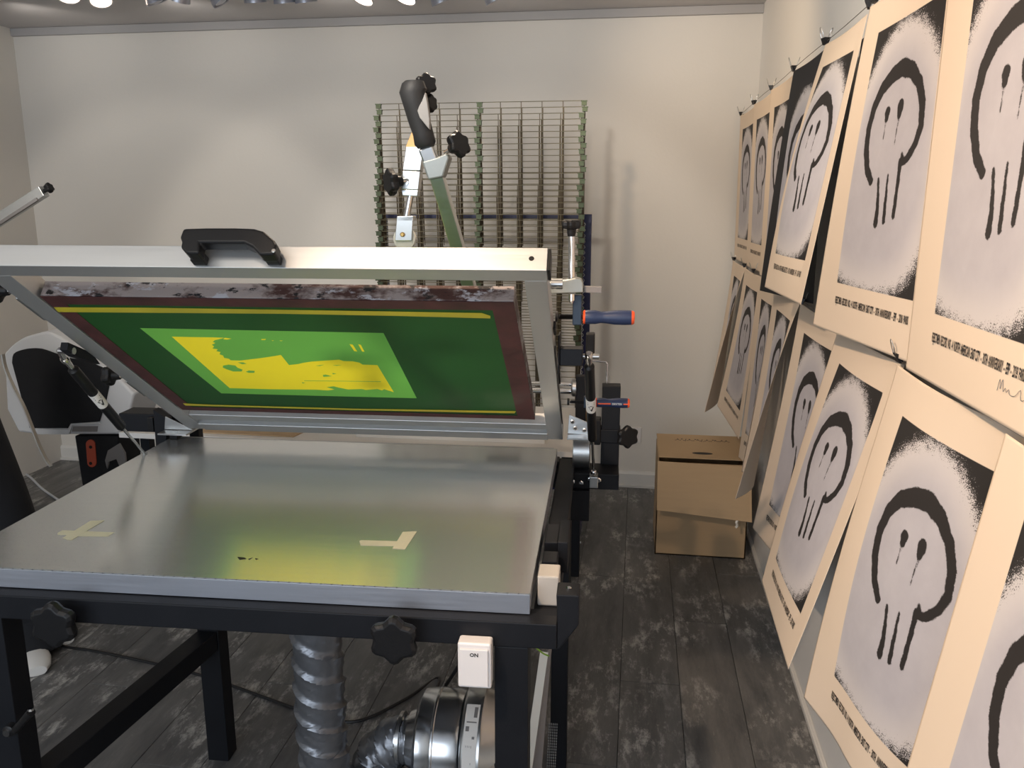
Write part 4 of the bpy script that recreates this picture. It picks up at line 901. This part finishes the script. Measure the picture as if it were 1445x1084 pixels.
# panel leaning inside the stand, right of the front leg: white folded edge, perforated side
pn = empty('perforated_panel', PM @ Matrix.Translation((.02, .30, 0)), 'dark perforated metal panel with a white edge strip leaning inside the stand', 'panel')
NO = Vector((.02, .30, 0))
def nb(name, mb, m, **k): o = mb.build(name, m, pn, **k); o.data.transform(Matrix.Translation(-NO)); return o
wa, wb = ly(768, 920, .22), ly(745, 1084, .12)
dx = (wb - wa); end = wa + dx * (wa.z / -dx.z) * .985
nb('panel_body', MB().prism([wa + Vector((.006, .003, 0)), end + Vector((.006, .003, 0)), end + Vector((.055, .02, 0)), wa + Vector((.014, .02, 0))], (0, .03, 0)), M_gsl, bevel=.001)
nb('edge_strip', MB().bar(wa, end, .017, .003, up=(0, -1, 0)), M_cream)
pf = MB(); g0, g1 = ly(775, 1000, .13), ly(768, 1084, .10)
for i in range(22):
    for j in range(5):
        x = g1.x + .004 + j * .0038 + i * .0002; z = g1.z - .03 + i * .0062; pf.box((x, .095, z), (x + .0024, .0965, z + .0036))
o = nb('perforation', pf, M_steel); o['kind'] = 'stuff'
wv = MB(); wv.ring_path(smooth_path([ly(745, 906, .15), ly(756, 914, .15), ly(766, 922, .15), ly(775, 926, .15)], 5), .0018, 6); nb('earth_wire', wv, M_wire)

# cables on the floor
c1 = MB(); pts = [onz(x, y, .005) for x, y in ((40, 880), (62, 895), (86, 911), (140, 920), (220, 937), (290, 955), (412, 998), (455, 1012), (485, 1019), (520, 1013), (575, 985), (620, 957))]
pts += [Vector((-.60, 2.33, .06)), PM @ Vector((-.28, .60, .45)), PM @ Vector((-.10, .45, .70)), PM @ Vector((.0, .30, .78))]
pts = pts[:-4] + [PM @ Vector((-.36, .72, .12)), PM @ Vector((-.20, .50, .45)), PM @ Vector((-.06, .30, .74)), PM @ Vector((-.03, .27, .78))]
c1.ring_path(smooth_path(pts, 6), .0048, 8); tag(c1.build('power_cable', M_cable, smooth=True), 'black power cable running across the floor under the press', 'cable')
c2 = MB(); pts = [onz(x, y, .005) for x, y in ((-10, 650), (35, 668), (60, 690), (92, 712), (130, 738))]; c2.ring_path(smooth_path(pts, 6), .006, 8); tag(c2.build('grey_cable', M_lgrey, smooth=True), 'thin grey cable on the floor beside the person in black', 'cable')

# ------------------------------------------------------------------ left background: moulded machine
MY = 3.15
mo = ony(130, 640, MY); MO = Vector((mo.x, MY + .12, 0))
mc = empty('moulded_machine', MO, 'light grey moulded machine hood with black curved panel on a black pedestal, behind the press', 'machine')
def mb_(name, mb, m, parent=mc, **k): o = mb.build(name, m, parent, **k); o.data.transform(Matrix.Translation(-MO)); return o
def Q(L_, Y=MY): return [ony(x / 3.6125, 440 + y / 3.6125, Y) for x, y in L_]
outer = smooth_path(Q([(15, 215), (60, 168), (110, 135), (170, 115), (235, 102), (300, 125)]), 4) + Q([(420, 215), (560, 300), (680, 420), (655, 520), (632, 592), (600, 628), (190, 628), (90, 616), (30, 500)])
mb_('hood', MB().prism([p + Vector((0, .004, 0)) for p in outer], (0, .22, 0)), M_lgrey, bevel=.012, seg=3)
inner = smooth_path(Q([(60, 260), (68, 215), (110, 195), (160, 187), (215, 190), (280, 212), (345, 235)], MY - .004), 3) + Q([(440, 250), (530, 288), (556, 312), (560, 345), (540, 450), (506, 560), (358, 570), (345, 594), (150, 594)], MY - .004)
mb_('black_panel', MB().prism(inner, (0, .007, 0)), M_fabric, bevel=.002)
mb_('handle_recess', MB().prism(Q([(372, 585), (498, 584), (494, 612), (366, 612)], MY + .001), (0, .004, 0)), M_gsl)
rim = MB(); rim.prism(Q([(345, 600), (358, 572), (506, 562), (512, 572), (368, 580), (352, 626), (190, 626), (190, 596)], MY - .003), (0, .008, 0)); mb_('hood_lip', rim, M_lgrey, bevel=.002)
ped = [ony(105, 615, MY + .03), ony(166, 615, MY + .03), ony(166, 640, MY + .03), ony(158, 760, MY + .03), ony(118, 780, MY + .03)]
pz = [ped[0], ped[1], Vector((ped[1].x - .01, MY + .03, .05)), Vector((ped[1].x + .05, MY + .03, .001)), Vector((ped[0].x - .05, MY + .03, .001)), Vector((ped[0].x + .02, MY + .03, .05))]
mb_('pedestal', MB().prism(pz, (0, .16, 0)), M_fabric, bevel=.006)
bd_ = []
cx, cy0, cy1, r = 127.5, 627, 653, 6.5
for k in range(9): t = PI * k / 8; bd_.append((cx + r * math.cos(t) - 0, cy0 - r * math.sin(t)))
for k in range(9): t = PI + PI * k / 8; bd_.append((cx + 2 + r * math.cos(t), cy1 - r * math.sin(t)))
bo = mb_('badge', MB().prism([ony(x, y, MY + .026) for x, y in bd_], (0, .006, 0)), M_red, bevel=.001)
for y in (631, 654): p = ony(128, y, MY + .0255); mb_('badge_screw', MB().lathe(p, (0, -1, 0), [(0, .007), (.002, .007)], 14), M_plastic, bo)
mb_('grey_cloth', MB().prism([ony(x, y, MY - .01) for x, y in ((152, 636), (168, 626), (176, 640), (178, 660), (170, 662), (164, 648), (153, 652), (151, 662), (148, 650))], (0, .01, 0)), M_gsl, bevel=.001)

# swinging lever arm at the far left
ly0, ly1 = ony(-40, 335, 2.95), ony(68, 266, 2.95)
sa = empty('lever_arm_stand', (ly0.x - .35, 2.95, 0), 'aluminium lever arm with a black end knob reaching in from the left edge', 'lever arm')
SO = Vector((ly0.x - .35, 2.95, 0)); d = (ly1 - ly0).normalized(); base_ = ly0 - d * .42
def sab(name, mb, m, **k): o = mb.build(name, m, sa, **k); o.data.transform(Matrix.Translation(-SO)); return o
sab('arm_tube', MB().bar(base_, ly1 - d * .02, .040, .034, up=(0, -1, 0)), M_alu, bevel=.002)
sab('arm_rail', MB().bar(ly0 - d * .1 + Vector((.012, -.02, -.018)), ly1 - d * .05 + Vector((.01, -.02, -.016)), .012, .012, up=(0, -1, 0)), M_gsl, bevel=.001)
kb = MB(); star(kb, ly1 + d * .004, d, .018, .02, 6); sab('end_knob', kb, M_plastic, bevel=.001)
sab('stand_post', MB().box((base_.x - .03, 2.92, .02), (base_.x + .03, 2.98, base_.z + .03)).box((base_.x - .2, 2.85, .001), (base_.x + .2, 3.15, .02)), M_black, bevel=.003)

# ------------------------------------------------------------------ person in black at the left edge
PX, PY = -2.33, 2.34
pers = empty('person', (PX, PY, 0), 'person in black clothes and white trainers standing at the left edge', 'person')
def skin(name, verts, edges, radii, m, sub=2, root=0):
    me = bpy.data.meshes.new(name); me.from_pydata(verts, edges, []); o = bpy.data.objects.new(name, me); COL.objects.link(o); o.parent = pers
    o.modifiers.new('skin', 'SKIN'); sv = me.skin_vertices[0].data
    for i, r in enumerate(radii): sv[i].radius = (r, r) if not hasattr(r, '__len__') else r; sv[i].use_root = (i == root)
    o.modifiers.new('sub', 'SUBSURF').levels = sub; o.modifiers['sub'].render_levels = sub; me.materials.append(m)
    for md in o.modifiers:
        if md.type == 'SKIN': md.use_smooth_shade = True
    return o
s1x = .21; s2x = .19
body = skin('body', [(0, 0, .93), (0, 0, 1.08), (0, .0, 1.25), (0, 0, 1.42), (0, 0, 1.50), (0, -.01, 1.58), (0, -.02, 1.66), (0, -.02, 1.74),
    (.17, 0, 1.42), (.25, -.03, 1.15), (.33, -.10, .95), (-.17, 0, 1.42), (-.20, -.02, 1.16), (-.19, -.14, .95),
    (.13, -.01, .88), (.27, -.03, .50), (.25, .09, .12), (-.08, .02, .88), (.10, .12, .50), (.20, .25, .12), (.35, -.14, .90), (-.18, -.21, .90)],
    [(0, 1), (1, 2), (2, 3), (3, 4), (4, 5), (5, 6), (6, 7), (3, 8), (8, 9), (9, 10), (3, 11), (11, 12), (12, 13), (0, 14), (14, 15), (15, 16), (0, 17), (17, 18), (18, 19), (10, 20), (13, 21)],
    [.15, .13, .15, .13, .06, .075, .095, .07, .07, .045, .035, .07, .045, .035, .095, .065, .045, .095, .065, .045, .03, .03], M_skin)
skin('jacket', [(0, 0, .88), (0, 0, 1.08), (0, 0, 1.25), (0, 0, 1.41), (0, 0, 1.47), (.17, 0, 1.41), (.25, -.03, 1.15), (.32, -.09, .97), (-.17, 0, 1.41), (-.21, -.02, 1.16), (-.19, -.135, .96)],
    [(0, 1), (1, 2), (2, 3), (3, 4), (3, 5), (5, 6), (6, 7), (3, 8), (8, 9), (9, 10)], [.175, .155, .175, .15, .085, .09, .065, .052, .09, .065, .052], M_fabric)
skin('trousers', [(0, 0, .96), (.15, -.01, .86), (.29, -.03, .50), (.27, .06, .20), (.285, .055, .072), (-.08, .02, .86), (.12, .10, .50), (.19, .24, .20), (.21, .235, .07)],
    [(0, 1), (1, 2), (2, 3), (3, 4), (0, 5), (5, 6), (6, 7), (7, 8)], [.165, .135, .115, .088, .092, .115, .085, .080, .088], M_fabric)
for s in (-1, 1):   # hands with five fingers
    w0 = Vector((.35, -.14, .90)) if s == 1 else Vector((-.18, -.21, .90)); dr = Vector((.0, -.8, -.6)); sd = Vector((1, 0, 0))
    V = [w0, w0 + dr * .04, w0 + dr * .085]; E_ = [(0, 1), (1, 2)]; R_ = [(.024, .018), (.034, .015), (.038, .014)]
    for f_, (o_, l_) in enumerate(((-.028, .055), (-.010, .068), (.010, .064), (.028, .050))):
        b_ = w0 + dr * .088 + sd * o_; n0 = len(V); V += [b_, b_ + dr * l_ * .5 + Vector((0, 0, -.008)), b_ + dr * l_ * .8 + Vector((0, .008, -.03))]; E_ += [(2, n0), (n0, n0 + 1), (n0 + 1, n0 + 2)]; R_ += [.009, .008, .0065]
    n0 = len(V); V += [w0 + dr * .04 + sd * (-s * .036), w0 + dr * .075 + sd * (-s * .055) + Vector((0, 0, -.01))]; E_ += [(1, n0), (n0, n0 + 1)]; R_ += [.010, .008]
    skin('hand', V, E_, R_, M_skin, 1)
hr = MB(); n = 20; vs = []
for i in range(9):
    t = (PI * .58) * i / 8
    for k in range(n):
        a_ = 2 * PI * k / n; vs.append((.092 * math.sin(t) * math.cos(a_), -.005 + .108 * math.sin(t) * math.sin(a_), 1.70 + .112 * math.cos(t)))
hr.add(vs, [(i*n+k, i*n+(k+1)%n, (i+1)*n+(k+1)%n, (i+1)*n+k) for i in range(8) for k in range(n)]); hr.build('hair', M_hair, pers, smooth=True)
fc = MB(); fc.ring_path([(0, -.11, 1.665), (0, -.128, 1.645), (0, -.115, 1.635)], [.008, .013, .008], 8); fc.build('nose', M_skin, pers, smooth=True)
for s in (-1, 1):
    MB().lathe((s * .032, -.104, 1.675), (0, -1, 0), [(0, .010), (.004, .008), (.006, .003)], 10).build('eye', M_print, pers, smooth=True)
    MB().lathe((s * .088, -.01, 1.66), (s, 0, 0), [(0, .026), (.010, .022), (.013, .012)], 12).build('ear', M_skin, pers, smooth=True)
MB().ring_path([(-.022, -.108, 1.612), (0, -.114, 1.610), (.022, -.108, 1.612)], [.003, .006, .003], 8).build('mouth', M_redtray, pers, smooth=True)
def shoe(c, ang):
    st = [(-.10, .030, .05, .0), (-.07, .036, .06, 0), (-.02, .037, .065, 0), (.04, .040, .06, 0), (.09, .047, .055, 0), (.13, .044, .045, 0), (.155, .030, .034, 0)]
    mb = MB(); n = 16; vs = []
    for (a, w_, h, _) in st:
        for k in range(n):
            t = 2 * PI * k / n; vs.append((w_ * math.cos(t), -a, max(.001, h * .5 + h * .5 * math.sin(t)) if math.sin(t) > 0 else max(.001, h * .5 * (1 + math.sin(t) * 1.15))))
    N = len(st); mb.add(vs, [(i*n+k, i*n+(k+1)%n, (i+1)*n+(k+1)%n, (i+1)*n+k) for i in range(N-1) for k in range(n)] + [tuple(range(n))[::-1], tuple(range((N-1)*n, N*n))])
    o = mb.build('shoe', M_shoe, pers, smooth=True); o.location = c; o.rotation_euler = (0, 0, ang)
shoe((.295, .035, 0), math.radians(40)); shoe((.235, .205, 0), math.radians(52))
for a_, b_, c_ in (((.255, .08, .42), (.272, .062, .20), (.292, .038, .022)), ((.175, .22, .42), (.19, .24, .20), (.228, .212, .022))):
    MB().ring_path(smooth_path([a_, b_, c_], 4), [.070, .071, .072, .073, .075, .078, .081, .084, .086], 18).build('trouser_leg', M_fabric, pers, smooth=True)
# thin silver strap hanging past the person
st_ = MB(); pts = [ony(x, y, 2.15) - Vector((PX, PY, 0)) for x, y in ((4, 500), (8, 520), (20, 548), (34, 575), (46, 605), (56, 630), (66, 650), (72, 658))]
st_.ring_path(smooth_path(pts, 5), 0, sq=(.004, .012)); o = st_.build('hanging_strap', M_steel, pers)
